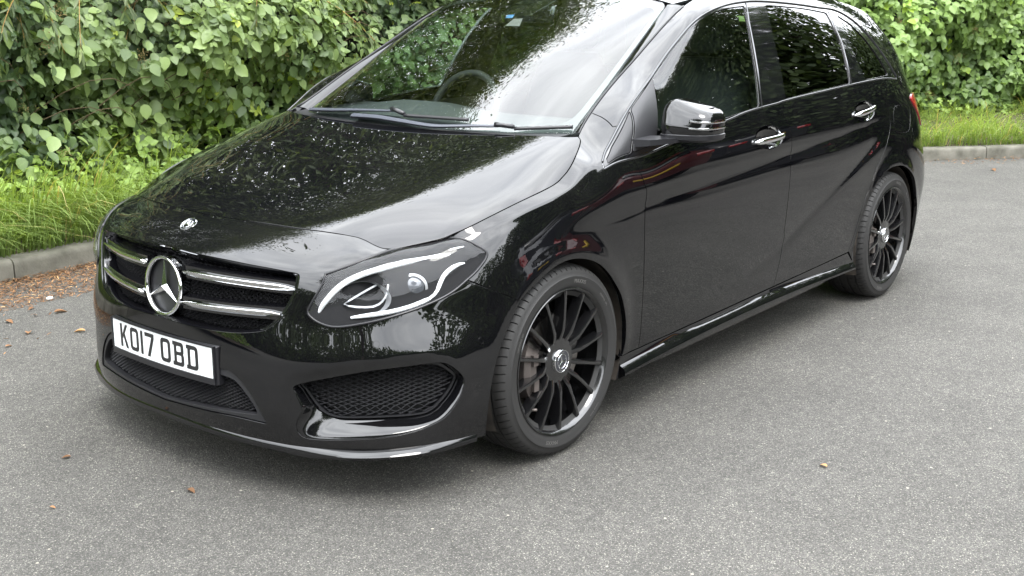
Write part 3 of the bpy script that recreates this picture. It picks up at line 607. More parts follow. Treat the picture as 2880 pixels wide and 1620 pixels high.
o=lattice('intake_mesh',N,mN,[tuple(x) for x in mN.inv(Bi)],.0125,.42,.042,.0030,M_mesh,.006); o2=mirrored(o,'intake_mesh',car); tag(o2,kind='stuff')
# grille recess
def recess(name,poly,prof,m):
    pa=resamp(mN.fwd(poly),.012,True); c=pa.mean(0); R=[]
    for d,s_ in prof: R.append(list(on(N,mN.inv(c+(pa-c)*s_),-d)))
    b=B(); b.loft(R); return autosmooth(b.obj(name,m,car),40),pa
gfr,gpa=recess('grille_surround',grille_l,[(.0015,.999),(.004,.993),(.007,.975),(.030,.955),(.060,.945)],M_gloss)
backing('grille_backing',N,mN,gpa.mean(0)+(gpa-gpa.mean(0))*.95,.062,M_dark)
gin=gpa.mean(0)+(gpa-gpa.mean(0))*.945
lattice('grille_mesh',N,mN,[tuple(x) for x in mN.inv(gin)],.0125,.62,.046,.0032,M_mesh,.008)
# two dark carrier blades behind each chrome bar + chrome bars
k=2880/2576
barpts={'up':([(.775,.112,.640),(.81,.20,.636),(.80,.32,.634),(.772,.43,.632),(.752,.487,.634)]),
        'lo':([(.855,.105,.548),(.85,.20,.552),(.828,.32,.556),(.796,.41,.560),(.774,.450,.562)])}
def bary(y,z):   # nose skin x at (y,z)
    u,v=invxz(N,y,z,y*4.2,3.5,1,2); return N([u],[v])[0][0]
def chromebar(name,z0,z1,y0,y1,h):
    ys=np.linspace(y0,y1,14); R=[];Rb=[]
    for i,y in enumerate(ys):
        t=i/13; z=z0+(z1-z0)*t; x=bary(y,z)-.012; hh=h*min(1,.35+2.6*min(t,1-t)*1.6+.0) ; hh=h*(math.sqrt(min(1,(t+.02)*9))*math.sqrt(min(1,(1.02-t)*7)))
        R.append([(x-.002,y,z-hh*.5),(x+.0035,y,z-hh*.46),(x+.0060,y,z-hh*.34),(x+.0105,y,z+hh*.34),(x+.008,y,z+hh*.48),(x+.002,y,z+hh*.5),(x-.012,y,z+hh*.3),(x-.012,y,z-hh*.3)])
        Rb.append([(x-.003,y,z-.018),(x-.003,y,z+.020),(x-.040,y,z+.022),(x-.040,y,z-.02)])
    b=B(); b.loft(R,cap=True); o=autosmooth(b.obj(name,M_chrome,car),50)
    b=B(); b.loft(Rb,cap=True); c=b.obj('grille_louvre',M_gloss,car,smooth=False)
    return o,c
for z0,z1,y1,h in ((.645,.637,.489,.021),(.553,.562,.455,.021)):
    for o_ in chromebar('grille_bar',z0,z1,.098,y1,h): mirrored(o_,o_.name.split('.')[0],car)
# star emblem
def star_emblem(name,parent,c,nrm,upv,R,depth,ringr,m=M_chrome,ring=True,back=None):
    n=np.array(nrm,float); n/=np.linalg.norm(n); u=np.array(upv,float); u-=n*(u@n); u/=np.linalg.norm(u); s=np.cross(u,n); c=np.array(c,float)
    b=B(); P2=lambda a,b_,d: c+s*a+u*b_+n*d
    for k_ in range(3):
        an=math.pi/2+k_*2*math.pi/3; tip=(math.cos(an)*R*.98,math.sin(an)*R*.98)
        w0=R*.17
        l=(math.cos(an+math.pi/3)*w0,math.sin(an+math.pi/3)*w0); r_=(math.cos(an-math.pi/3)*w0,math.sin(an-math.pi/3)*w0)
        V=[P2(0,0,depth*1.3),P2(l[0],l[1],0),P2(tip[0],tip[1],depth*.25),P2(r_[0],r_[1],0),P2(0,0,-depth),P2(tip[0]*.99,tip[1]*.99,-depth*.3)]
        b.add(V,[(0,2,1),(0,3,2),(4,1,5),(4,5,3),(1,2,5),(2,3,5)])
    o=b.obj(name,m,parent,smooth=False); autosmooth(o,1)
    if ring:
        b=B(); n1=64;n2=10; Rg=[]
        for i in range(n1):
            a=2*math.pi*i/n1; d=np.array([math.cos(a),math.sin(a)])
            Rg.append([P2(*(d*(R+ringr*math.cos(g)*1.0)),ringr*1.25*math.sin(g)) for g in np.linspace(0,2*math.pi,n2,endpoint=False)])
        Rg.append(Rg[0]); b.loft(Rg); ro=b.obj('emblem_ring',m,parent); autosmooth(ro,70)
    if back:
        b=B(); V=[c-n*back[1]]+[P2(math.cos(a)*R,math.sin(a)*R,-back[1]) for a in np.linspace(0,2*math.pi,48,endpoint=False)]
        b.add(V,[(0,1+i,1+(i+1)%48) for i in range(48)]); b.obj('emblem_disc',back[0],parent,smooth=False)
se=empty('star_emblem',car)
star_emblem('star',se,(.866,0,.588),(1,0,.10),(0,0,1),.0875,.007,.0065,back=(M_plast,.012))
b=B(); # emblem drum behind ring
b.loft([[(.866-d,math.cos(a)*r__,.588+math.sin(a)*r__+d*.0) for a in np.linspace(0,2*math.pi,48,endpoint=False)] for d,r__ in ((.0,.094),(.02,.092),(.06,.080))]); b.obj('emblem_housing',M_chrome,se)
# bonnet badge
be=empty('bonnet_badge',car); nb=np.array([.55,0,.84])
star_emblem('star',be,(.7665,0,.766),nb,(-.84,0,.55),.0165,.0022,.0013,back=(M_badge,.0016))
b=B(); c=np.array([.7665,0,.766]); n_=nb/np.linalg.norm(nb); u_=np.cross(n_,[0,1,0]); 
b.loft([[c+n_*h_+u_*math.cos(a)*r__+np.array([0,1,0])*math.sin(a)*r__ for a in np.linspace(0,2*math.pi,40,endpoint=False)] for r__,h_ in ((.0240,-.0008),(.0246,.0012),(.0270,.0012),(.0278,-.002),(.0285,-.004))]); autosmooth(b.obj('badge_rim',M_chrome,be),50)
b=B(); b.loft([[c+n_*h_+u_*math.cos(a)*r__+np.array([0,1,0])*math.sin(a)*r__ for a in np.linspace(0,2*math.pi,40,endpoint=False)] for r__,h_ in ((.0178,-.0006),(.0242,-.0006))]); b.obj('badge_ring',M_badge,be)
# lower intake: black surround, mesh, backing
inn=[tuple(p) for p in catmull([(0,T['n_inner'][0][1])]+T['n_inner'][1:4],n=4)]+[tuple(p) for p in catmull(T['n_inner'][3:],n=4)][1:]+[(.95,1.62),(.5,1.63),(0,1.63)]
inner_l=inn+[(-a,b_) for a,b_ in inn[::-1][1:-1]]
panel('lower_grille_surround',N,mN,intake_l,[inner_l],M_plast,car,h=.02,gap=.001,hem=.03,off=-.004)
lattice('lower_grille_mesh',N,mN,inner_l,.011,.5,.022,.003,M_mesh,.006)
backing('lower_grille_backing',N,mN,mN.fwd(inner_l),.06,M_dark)
# parking sensors
for (u,v) in T['n_sens']:
    for s_ in (1,-1):
        c=on(N,[(u*s_,v)],.0003)[0]; n_=N.normal([u*s_],[v])[0]; t_=np.cross(n_,[0,0,1.]); t_/=np.linalg.norm(t_); w_=np.cross(t_,n_)
        b=B(); b.loft([[c+n_*h_+(t_*math.cos(a)+w_*math.sin(a))*r__ for a in np.linspace(0,2*math.pi,24,endpoint=False)] for r__,h_ in ((.0001,.0004),(.0082,.0004),(.0084,-.0012),(.0094,-.0012),(.0097,.0007),(.0104,.0007),(.0108,-.001))]); autosmooth(b.obj('parking_sensor',M_paint,car),12)
# splitter lip along the bottom of the bumper
ys=np.concatenate([np.linspace(-5.1,5.1,90)]); R=[]
for u in ys:
    p=N([u],[.05])[0]; n_=N.normal([u],[.2])[0]; n_[2]=0; n_/=np.linalg.norm(n_); a=abs(u)
    ext=.007+.017*math.exp(-((a-3.5)/.95)**4); zt=.178-.012*math.exp(-((a-2.9)/1.2)**2)+.010*math.exp(-(a/1.2)**2)
    rise=.006*math.exp(-((a-2.35)/.25)**2)
    q=lambda o_,z_: (p[0]+n_[0]*o_,p[1]+n_[1]*o_,z_)
    R.append([q(-.03,zt+.016),q(-.002,zt+.012),q(ext*.7,zt+.003),q(ext,zt-.006),q(ext*.85,zt-.016-rise),q(-.02,zt-.026-rise),q(-.06,zt-.02)])
b=B(); b.loft(R,cap=True); autosmooth(b.obj('front_splitter',M_paint,car),50)
# number plate
pl=empty('number_plate',car)
def platex(y): return .905-.20*y*y
def strip(y0,y1,z0,z1,d0,d1,m,name,parent,n=24,lean=.0):
    b=B(); R=[]
    for y in np.linspace(y0,y1,n):
        x=platex(y); R.append([(x+d1+lean*(z0-.39),y,z0),(x+d1+lean*(z1-.39),y,z1),(x+d0,y,z1),(x+d0,y,z0)])
    b.loft(R,cap=True); return b.obj(name,m,parent,smooth=False)
o=strip(-.266,.272,.330,.452,-.045,-.004,M_plast2,'plate_holder',pl); bevel(o,.005,3); 
strip(-.262,.266,.333,.352,-.004,.0035,M_plast2,'holder_lip',pl)
strip(-.262,.266,.4475,.4515,-.004,.003,M_plast2,'holder_rim',pl)
strip(.260,.266,.35,.449,-.004,.003,M_plast2,'holder_rim',pl); strip(-.266,-.260,.35,.449,-.004,.003,M_plast2,'holder_rim',pl)
strip(-.258,.258,.349,.4473,-.004,.0,M_white,'plate',pl)
def strokes_char(ch):
    """UK plate letter outlines, 50 x 79 mm, stroke 14 mm: list of (outer, holes)"""
    W,Hh,s=50.,79.,13.5
    def rr(x0,y0,x1,y1,r,k=5,corners=(1,1,1,1)):
        P=[]
        for (cx,cy,a0,on_) in ((x1-r,y1-r,0,corners[0]),(x0+r,y1-r,90,corners[1]),(x0+r,y0+r,180,corners[2]),(x1-r,y0+r,270,corners[3])):
            if on_: P+=[(cx+r*math.cos(R_(a0+90*i/k)),cy+r*math.sin(R_(a0+90*i/k))) for i in range(k+1)]
            else: P.append((x1 if a0 in(0,270) else x0,y1 if a0<180 else y0))
        return P
    if ch in 'O0': return [(rr(0,0,W,Hh,15),[rr(s,s,W-s,Hh-s,5)])]
    if ch=='1': return [([(0,0),(s,0),(s,Hh),(0,Hh)],[])]
    if ch=='7': return [([(0,Hh),(0,Hh-s),(W-15,Hh-s),(11,0),(26,0),(W,Hh-15),(W,Hh)],[])]
    if ch=='K': return [([(0,0),(s,0),(s,28),(19,36),(W-15,0),(W,0),(28,48),(W-2,Hh),(W-17,Hh),(s,44),(s,Hh),(0,Hh)],[])]
    if ch=='D': return [([(-3,0)]+[(W-14+14*math.sin(R_(a)),14-14*math.cos(R_(a))) for a in range(0,91,18)]+[(W-14+14*math.cos(R_(a)),Hh-14+14*math.sin(R_(a))) for a in range(0,91,18)]+[(-3,Hh),(-3,Hh-s),(3,Hh-s),(3,s),(-3,s)],[rr(s+2,s,W-s,Hh-s,4)])]
    if ch=='B':
        m=41
        o_=[(-3,0)]+[(W-12+12*math.sin(R_(a)),12-12*math.cos(R_(a))) for a in range(0,91,18)]+[(W,m-8),(W-3,m-2),(W-3,m+1),(W-1,m+6)]+[(W-1-12+12*math.cos(R_(a)),Hh-12+12*math.sin(R_(a))) for a in range(0,91,18)]+[(-3,Hh),(-3,Hh-s),(3,Hh-s),(3,s),(-3,s)]
        return [(o_,[rr(s+2,s,W-s,m-6,3),rr(s+2,m+6,W-s-1,Hh-s,3)])]
def letter(ch,x0):
    for outer,holes in strokes_char(ch):
        lp=[np.array(outer,float)]+[np.array(h_,float) for h_ in holes]
        q=[]
        for l_ in lp:
            q.append(clean(resamp(l_,4.,True)) if False else clean(np.concatenate([l_[i]+(l_[(i+1)%len(l_)]-l_[i])*t[:,None] for i in range(len(l_)) for t in [np.arange(0,1,1/max(1,int(np.hypot(*(l_[(i+1)%len(l_)]-l_[i]))//6)))]])))
        pts=np.concatenate(q); ed=[];s0=0
        for l_ in q:
            n=len(l_); ed+=[(s0+i,s0+(i+1)%n) for i in range(n)]; s0+=n
        vo,_,fo,_,_,_=delaunay_2d_cdt([Vector(p) for p in pts],ed,[],0,1e-5); vo=np.array([tuple(v) for v in vo])
        cen=np.array([vo[list(f_)].mean(0) for f_ in fo]); k_=inpoly(cen,q[0])
        for l_ in q[1:]: k_&=~inpoly(cen,l_)
        V=[]
        for p in vo:
            y=(x0+p[0])/1000; z=.3625+p[1]/1000*.96; V.append((platex(y)+.0006,y,z))
        mk('plate_character',V,[fo[i] for i in np.nonzero(k_)[0]],M_ink,pl,False)
x0=-212
for ch,adv in (('K',61),('O',61),('1',25),('7',83),('O',64),('B',64),('D',61)):
    letter(ch,x0); x0+=adv
# --- headlights ---------------------------------------------------------
hl=loop([tuple(p) for p in catmull(T['n_hl_top'],n=4)],[tuple(p) for p in catmull(T['n_hl_tip'],n=4)],[tuple(p) for p in catmull(T['n_hl_bot'],n=4)])[:-1]
hpa=resamp(mN.fwd(hl),.010,True); hc=hpa.mean(0)
from_px=lambda k_: T[k_]
M_silver2=mat('lamp_bezel_silver',(.55,.56,.58),.34,.9,bump=(260,.5,.002))
def headlight(side):
    nm=empty('headlight',car)
    fl=(lambda X: np.asarray(X)*np.array([1,side,1]))
    def put(b,name,m,smooth=True,ang=40):
        b.V=[tuple(fl(v)) for v in b.V]
        if side<0: b.F=[tuple(reversed(x)) for x in b.F]
        return autosmooth(b.obj(name,m,nm,smooth),ang)
    o=panel('headlight_lens',N,mN,hl,[],M_lens,nm,h=.012,gap=.0045,hem=.004,off=.0005,bulge=.016)
    if side<0:
        q=mirrored(o,'headlight_lens',nm); bpy.data.objects.remove(o)
    b=B(); R=[]
    for d,s_ in ((-.0002,1.0),(.0015,.99),(.006,.985),(.025,.97),(.045,.93),(.058,.80)):
        R.append(list(on(N,mN.inv(hc+(hpa-hc)*s_),-d)))
    b.loft(R,cap=True); put(b,'lamp_housing',M_lampin)
    for key,rad,fl_,m,d in (('drl_top',.0120,.7,M_drl,.009),('drl_low',.0085,.8,M_drl,.009),('drl_top2',.0035,1,M_drl,.007)):
        P_=on(N,resamp(catmull(T[key],n=5),.15),-d); b=B(); n=len(P_); rr_=[rad*min(1,.55+i/3,.45+(n-1-i)/3) for i in range(n)]; b.tube(P_,rr_,8,flat=fl_); put(b,'light_guide',m)
    for ka,kb,dd in ((T['n_hl_top'],T['drl_top'],.013),(T['n_hl_tip'][2:],T['drl_low'][-7:][::-1],.015)):
        a_=mN.fwd(catmull(ka,n=5)); b_=mN.fwd(catmull(kb,n=5)); t_=np.linspace(.03,.97,26)
        ia=np.stack([np.interp(t_,np.linspace(0,1,len(a_)),a_[:,k_]) for k_ in (0,1)],1); ib=np.stack([np.interp(t_,np.linspace(0,1,len(b_)),b_[:,k_]) for k_ in (0,1)],1)
        b=B(); b.loft([list(on(N,mN.inv(ia*(1-s_)+ib*s_),-dd-.012*math.sin(math.pi*s_))) for s_ in (.10,.3,.5,.7,.98)],closed=False); put(b,'reflector_panel',M_silver2)
    for key,rad,d in (('ref_tri',.0030,.014),('ref_brk',.0034,.013)):
        P_=on(N,resamp(catmull(T[key],n=4),.12),-d); b=B(); b.tube(P_,rad,6); put(b,'reflector_trim',M_lampref)
    # reflector cup and projector
    for key,rad in (('ref_c',.046),('proj_c',.034)):
        c=on(N,T[key],-.040)[0]; n_=np.array([.80,.52,-.05]); n_/=np.linalg.norm(n_); t_=np.cross([0,0,1.],n_); t_/=np.linalg.norm(t_); w_=np.cross(n_,t_)
        rg=lambda r__,h_,e=1.0: [c+n_*h_+(t_*math.cos(a)*e+w_*math.sin(a))*r__ for a in np.linspace(0,2*math.pi,28,endpoint=False)]
        b=B()
        if key=='proj_c':
            b.loft([rg(rad*1.25,.018),rg(rad*1.05,.022),rg(rad,.012)]); put(b,'lamp_bezel',M_lampref)
            b=B(); b.loft([rg(rad*math.cos(g),.012+rad*.75*math.sin(g)) for g in np.linspace(0,1.5,9)]); put(b,'projector_lens',M_gl)
            b=B(); b.loft([rg(rad,.012),rg(rad*.7,-.01),rg(.001,-.015)]); put(b,'lamp_reflector',M_lampref)
        else:
            b.loft([rg(rad*1.1,.02,1.5),rg(rad*.9,-.0,1.4),rg(rad*.4,-.02,1.2),rg(.001,-.022)]); put(b,'lamp_reflector',M_lampref)
    return nm
M_gl=mat('projector_glass',(.06,.065,.075),.02,coat=1)
headlight(1); headlight(-1)
# black gasket line around headlight
P_=on(N,mN.inv(hc+(hpa-hc)*.992),.0004); b=B(); b.tube(list(P_)+[P_[0],P_[1]],.0042,6,cap=False); o=b.obj('headlight_gasket',M_plast2,car); mirrored(o,'headlight_gasket',car)

# --- side panels --------------------------------------------------------
dtop=sm('s_dtop'); dbot=sm('s_dbot'); 
tip=[tuple(p) for p in catmull(T['s_hl_tip'],n=4)]          # hood/fender corner -> headlight lower rear
sfb=sm('s_fb'); sfa=sm('s_farch'); sfd=sm('s_fd'); sbs=sm('s_bs'); srs=sm('s_rs'); sra=sm('s_rarch'); sse=sm('s_seam')
def nearest(seg,p): return int(np.argmin([np.hypot(a-p[0],b-p[1]) for a,b in seg]))
EV=8.12
apj=[tuple(p) for p in catmull(T['s_apj'],n=4)]
ij=nearest(dtop,apj[-1]); apj[0]=(apj[0][0],EV); uj=apj[0][0]
iA=nearest(dbot,T['s_dbot'][10]); iB=nearest(dbot,T['s_dbot'][5]); iC=nearest(dbot,T['s_dbot'][2])
fender=loop(tip[::-1],sse[1:-1],[(4.85,EV)],[(u,EV) for u in np.linspace(4.95,uj,5)],apj[1:-1],dtop[:ij+1][::-1],dbot[iA:][::-1],
            sfd[1:],[T['s_sillfront'][1]],sfa[::-1],sfb[::-1][1:-1])
spanel('front_wing',fender,h=.02)
def ell(key,grow=1.0,n=36):
    P_=mS.fwd(T[key]); c=.5*(P_[5]+P_[6]); a=.5*(P_[6]-P_[5])*grow; b_=.5*(P_[3]-P_[4])*grow
    q=[c+a*math.cos(t)+b_*math.sin(t) for t in np.linspace(0,2*math.pi,n,endpoint=False)]
    return [tuple(x) for x in mS.inv(np.array(q))],c,a,b_
e1,c1,a1,b1=ell('s_h1'); e2,c2_,a2,b2=ell('s_h2')
fdoor=loop(dbot[iB:iA+1],sfd[1:],sm('s_db1')[1:],sbs[::-1][1:-1])
spanel('front_door',fdoor,[e1],h=.013)
rdoor=loop(dbot[iC:iB+1],sbs[1:],sm('s_db2')[1:],srs[::-1][1:-1])
spanel('rear_door',rdoor,[e2],h=.012)
fuel=[tuple(p) for p in catmull(T['s_fuel'],closed=True,n=4)]
quarter=loop(dtop[ij:][::-1],apj[::-1][1:],[(u,EV) for u in np.linspace(uj+.2,24.9,50)],[(24.95,v) for v in np.linspace(8,.3,20)],
             [(u,.3) for u in np.linspace(24.6,22.6,6)],[(22.1,2.0)],sra[::-1][1:],[T['s_db2'][-1]],srs[::-1][1:],dbot[:iC+1][::-1][1:-1])
spanel('rear_wing',quarter,[fuel],h=.024)
spanel('fuel_flap',fuel,h=.02)
# window surround, glass
dlo=loop(dtop,dbot[1:-1])
gl={k_:[tuple(p) for p in T[k_]] for k_ in ('g_tri','g_sail','g_front','g_rear','g_quarter')}
def soft(poly,n=3):
    P_=np.array(poly); out=[]
    m_=mS.fwd(P_)
    for i in range(len(m_)):
        a,b_,c=m_[i-1],m_[i],m_[(i+1)%len(m_)]; la=np.hypot(*(a-b_)); lc=np.hypot(*(c-b_)); r__=min(.012,la*.35,lc*.35)
        for t in (0,.5,1):
            q=b_+(a-b_)/la*r__*(1-t)**2+(c-b_)/lc*r__*t**2; out.append(q)
    return [tuple(x) for x in mS.inv(np.array(out))]
gl={k_:soft(v) for k_,v in gl.items()}
spanel('window_surround',dlo,list(gl.values()),m=M_gloss,off=-.003,h=.02,hem=.012,gap=.001)
spanel('wing_trim_triangle',gl['g_tri'],m=M_plast,off=-.005,h=.02,hem=.004,gap=.001)
spanel('mirror_base_panel',gl['g_sail'],m=M_plast,off=-.001,h=.02,hem=.006,gap=.001)
for k_,nm_,m_ in (('g_front','front_door_window',M_side),('g_rear','rear_door_window',M_priv),('g_quarter','rear_quarter_window',M_priv)):
    spanel(nm_,gl[k_],m=m_,off=-.007,h=.03,hem=.001,gap=-.004)
def trim(name,uv,rad,m,d=.001,flat=1.0,both=True,closed=False,step=None):
    P_=on(S,uv,d); b=B(); P_=list(P_)
    if closed: P_+=P_[:2]
    b.tube(P_,rad,8,flat=flat); o=b.obj(name,m,car); 
    if both: mirrored(o,name,car)
    return o
trim('window_trim_upper',dtop,.0046,M_satin,-.0022); trim('window_trim_lower',dbot,.0044,M_satin,-.002)
trim('window_trim_pillar',T['l_f'],.0042,M_satin,-.003); trim('window_trim_pillar',T['l_c'],.0036,M_satin,-.003)
# door handles
def handle(key,c,a,b_,body):
    e=empty('door_handle',car)
    R=[]
    for t,d in ((1.0,.0005),(.97,.004),(.90,.012),(.75,.022),(.5,.029),(.2,.032),(.01,.033)):
        R.append(list(on(S,mS.inv(np.array([c+a*t*math.cos(g)+b_*t*math.sin(g) for g in np.linspace(0,2*math.pi,36,endpoint=False)])),-d)))
    bb=B(); bb.loft(R); o=autosmooth(bb.obj('handle_recess',M_paint,e),70)
    L0,L1=T[key][0],T[key][1]
    p0=on(S,[L0],.010)[0]; p1=on(S,[L1],.010)[0]; up_=np.array([0,0,1.]); n_=S.normal([L0[0]],[L0[1]])[0]
    R=[]
    for t in np.linspace(0,1,16):
        p=p0+(p1-p0)*t; out=.026*math.sin(math.pi*min(1,max(0,t)))**.5; h_=.0125*math.sqrt(max(.02,min(1,(t+.01)*9,(1.01-t)*9))); w_=.009
        c_=p+n_*(out-.008)
        R.append([c_+up_*h_*math.sin(g)*1.0+n_*w_*math.cos(g) for g in np.linspace(0,2*math.pi,14,endpoint=False)])
    bb=B(); bb.loft(R,cap=True); o2=autosmooth(bb.obj('grip',M_chrome,e),60)
    # chrome crescent behind the grip
    cr_=[]
    for s_ in (0,1):
        q=[c+a*(.97-.16*s_*math.sin((g+math.pi/2)))*math.cos(g)+b_*(.97-.1*s_)*math.sin(g) for g in np.linspace(-1.5,1.5,18)]
        cr_.append(list(on(S,mS.inv(np.array(q)),-.004-.006*s_)))
    bb=B(); bb.loft(cr_,closed=False); bb.obj('handle_trim',M_chrome,e)
    em=empty('door_handle',car)
    for o_ in list(e.children): mirrored(o_,o_.name.split('.')[0],em)
handle('s_h1',c1,a1,b1,None); handle('s_h2',c2_,a2,b2,None)
# tail lamp
tl=[(21.84,5.22),(22.33,5.31),(23.5,5.28),(24.6,5.1),(24.6,4.5),(23.2,4.42),(22.8,4.52),(22.38,4.85),(22.0,5.03)]
spanel('tail_lamp',[tuple(p) for p in catmull(tl,closed=True,n=3)],m=M_red,off=.006,h=.03,hem=.008)
# sills
R=[];xs=np.concatenate([[-.345],np.linspace(-.36,-2.30,40),[-2.325]])
for x in xs:
    fr_=min(1,(x+2.33)/.25,1); fr_=max(.15,fr_); ff=min(1,(-.33-x)/.10+.25)
    zt=np.interp(x,[-2.3,-1.5,-.9,-.34],[.300,.277,.260,.247]); z1=float(np.polyval(np.polyfit([-2.3,-1.62,-.87,-.34],[.229,.247,.226,.203],2),x)); zl=float(np.polyval(np.polyfit([-2.25,-1.68,-.92,-.37],[.197,.193,.175,.167],2),x)); o_=.009*fr_
    pr=[(.80,zt+.012),(.850,zt+.004),(.8635,zt-.0025),(.866,(zt+z1)/2),(.868,z1+.014),(.873+o_,z1+.006),(.880+o_,z1-.003),(.883+o_,z1-.010),(.881+o_,z1-.020),(.870,zl+.005),(.852,zl),(.78,zl-.004)]
    R.append([(x,y,z) for y,z in pr])
b=B(); b.loft(R,closed=False); 
b.add([R[0][i] for i in range(len(R[0]))],[tuple(range(len(R[0])))]); b.add([R[-1][i] for i in range(len(R[-1]))],[tuple(range(len(R[-1])))[::-1]])
o=autosmooth(b.obj('side_skirt',M_paint,car),28); mirrored(o,'side_skirt',car)
# mud flap / arch front corner piece behind front wheel
b=B(); b.loft([[(-.338,.78,.168),(-.338,.862,.168),(-.348,.866,.25),(-.348,.78,.25)],[(-.39,.78,.166),(-.39,.852,.166),(-.39,.858,.25),(-.39,.78,.25)]],cap=True)
o=autosmooth(b.obj('arch_corner_trim',M_plast,car),30); mirrored(o,'arch_corner_trim',car)
# --- windscreen, roof, pillars ------------------------------------------
WU=[0,1,2,2.7]; WV=[0,1,2,3]
WNn=[[(-.09,0,1.005),(-.40,0,1.192),(-.71,0,1.347),(-1.03,0,1.476)],
     [(-.120,.30,1.006),(-.420,.285,1.183),(-.725,.27,1.337),(-1.035,.255,1.468)],
     [(-.205,.54,1.005),(-.495,.525,1.166),(-.765,.50,1.312),(-1.05,.465,1.449)],
     [(-.31,.668,1.005),(-.565,.637,1.152),(-.815,.602,1.296),(-1.061,.562,1.431)]]
W=Patch(WU,WV,WNn,mirror=True); mW=Metric(W)
wl=[(u,0.0) for u in np.linspace(0,2.7,14)]+[(2.7,v) for v in np.linspace(.2,2.85,12)]+[(2.66,2.95),(2.55,3.0)]+[(u,3.0) for u in np.linspace(2.4,0,12)]
wl=wl+[(-a,b_) for a,b_ in wl[::-1][1:-1]]
panel('windscreen',W,mW,wl,[],M_ws,car,h=.04,gap=.001,hem=.002,off=.001)
# black ceramic border
wi=[(u,.16) for u in np.linspace(0,2.3,12)]+[(2.45,.22),(2.53,.35)]+[(2.55,v) for v in np.linspace(.5,2.6,8)]+[(2.50,2.78),(2.35,2.84)]+[(u,2.84) for u in np.linspace(2.2,0,10)]
wi=wi+[(-a,b_) for a,b_ in wi[::-1][1:-1]]
panel('windscreen_border',W,mW,wl,[wi],M_plast,car,h=.04,gap=.0,hem=.002,off=-.006)
RU=[0,1,2,2.7]; RV=[0,1,2,3,4]
RN=[[(-1.045,0,1.482),(-1.5,0,1.535),(-2.1,0,1.55),(-2.75,0,1.49),(-3.17,0,1.385)],
    [(-1.05,.255,1.474),(-1.5,.25,1.528),(-2.1,.25,1.543),(-2.75,.24,1.482),(-3.17,.23,1.38)],
    [(-1.065,.465,1.455),(-1.5,.455,1.51),(-2.1,.45,1.525),(-2.75,.43,1.462),(-3.15,.42,1.362)],
    [(-1.08,.575,1.43),(-1.5,.578,1.482),(-2.1,.563,1.498),(-2.75,.555,1.43),(-3.14,.53,1.335)]]
RF=Patch(RU,RV,RN,mirror=True); mR=Metric(RF)
rl=[(u,0) for u in np.linspace(0,2.7,8)]+[(2.7,v) for v in np.linspace(.3,4,12)]+[(u,4) for u in np.linspace(2.4,0,7)]; rl=rl+[(-a,b_) for a,b_ in rl[::-1][1:-1]]
panel('roof',RF,mR,rl,[],M_paint,car,h=.05)
# pillar strip between windscreen edge and outer skin
us=np.linspace(4.85,9.6,40); A_=S(us,np.full(40,EV)); vs_=np.interp(us,[4.85,9.45,9.6],[0,3,3.05]); Bw=W(np.full(40,2.7),np.clip(vs_,0,3.0)); 
R=[]
for t in (0,.12,.3,.55,.8,1):
    mid=A_*(1-t)+(Bw+np.array([0,0,-.004]))*t; mid[:,2]+=.004*math.sin(math.pi*t); R.append(mid)
b=B(); b.loft([[R[j][i] for j in range(6)] for i in range(40)],closed=False); o=autosmooth(b.obj('windscreen_pillar',M_paint,car),50); mirrored(o,'windscreen_pillar',car)
b=B(); b.tube(list(A_+np.array([0,0,.001])),.004,6); o=b.obj('pillar_seal',M_plast2,car); mirrored(o,'pillar_seal',car)
# tailgate
e=S(np.full(14,24.9),np.linspace(8,.4,14)); R=[]
for i in range(14): 
    p=e[i]; R.append([(p[0]-.05*(1-(y/p[1])**2),y,p[2]) for y in np.linspace(-p[1],p[1],12)])
b=B(); b.loft(R,closed=False); autosmooth(b.obj('tailgate',M_paint,car),40)
# cowl
cl=[];
for u in np.linspace(-2.7,2.7,40):
    p=W([u],[.02])[0]; y=p[1]; xh=np.interp(abs(y),[0,.22,.39,.53,.65,.70,.722],[-.072,-.084,-.111,-.148,-.194,-.236,-.268]); z=H([y],[xh])[0][2]
    cl.append([(xh+.01,y,z-.05),(xh+.002,y,z-.012),((xh+p[0])/2,y,(z+p[2])/2-.006),(p[0],y,p[2]-.004)])
b=B(); b.loft(cl,closed=False); b.obj('scuttle_panel',M_plast,car)
# wipers traced on the glass
M_wip=mat('wiper_grey',(.055,.06,.075),.42)
def wp(pts,d): return on(W,pts,d)
def wiper(keyarm,keyblade,wid):
    e=empty('wiper',car)
    P_=wp(catmull(T[keyarm],n=4),.016); b=B(); n=len(P_); b.tube(P_,[wid*(1-.55*i/(n-1)) for i in range(n)],8,flat=.5); autosmooth(b.obj('wiper_arm',M_wip,e),60)
    P_=wp(T[keyblade],.014); b=B(); b.tube(resamp(P_,.02),.0085,8,flat=.75); b.obj('wiper_blade',M_plast,e)
    P_=wp([T[keyarm][-1],T[keyblade][0]],.022); b=B(); b.tube([P_[0]+(P_[0]-P_[1])*.25,P_[0],P_[1]],.010,8,flat=.8); b.obj('wiper_joint',M_plast2,e)
wiper('w_a1','w_b1',.016); wiper('w_a2','w_b2',.020)
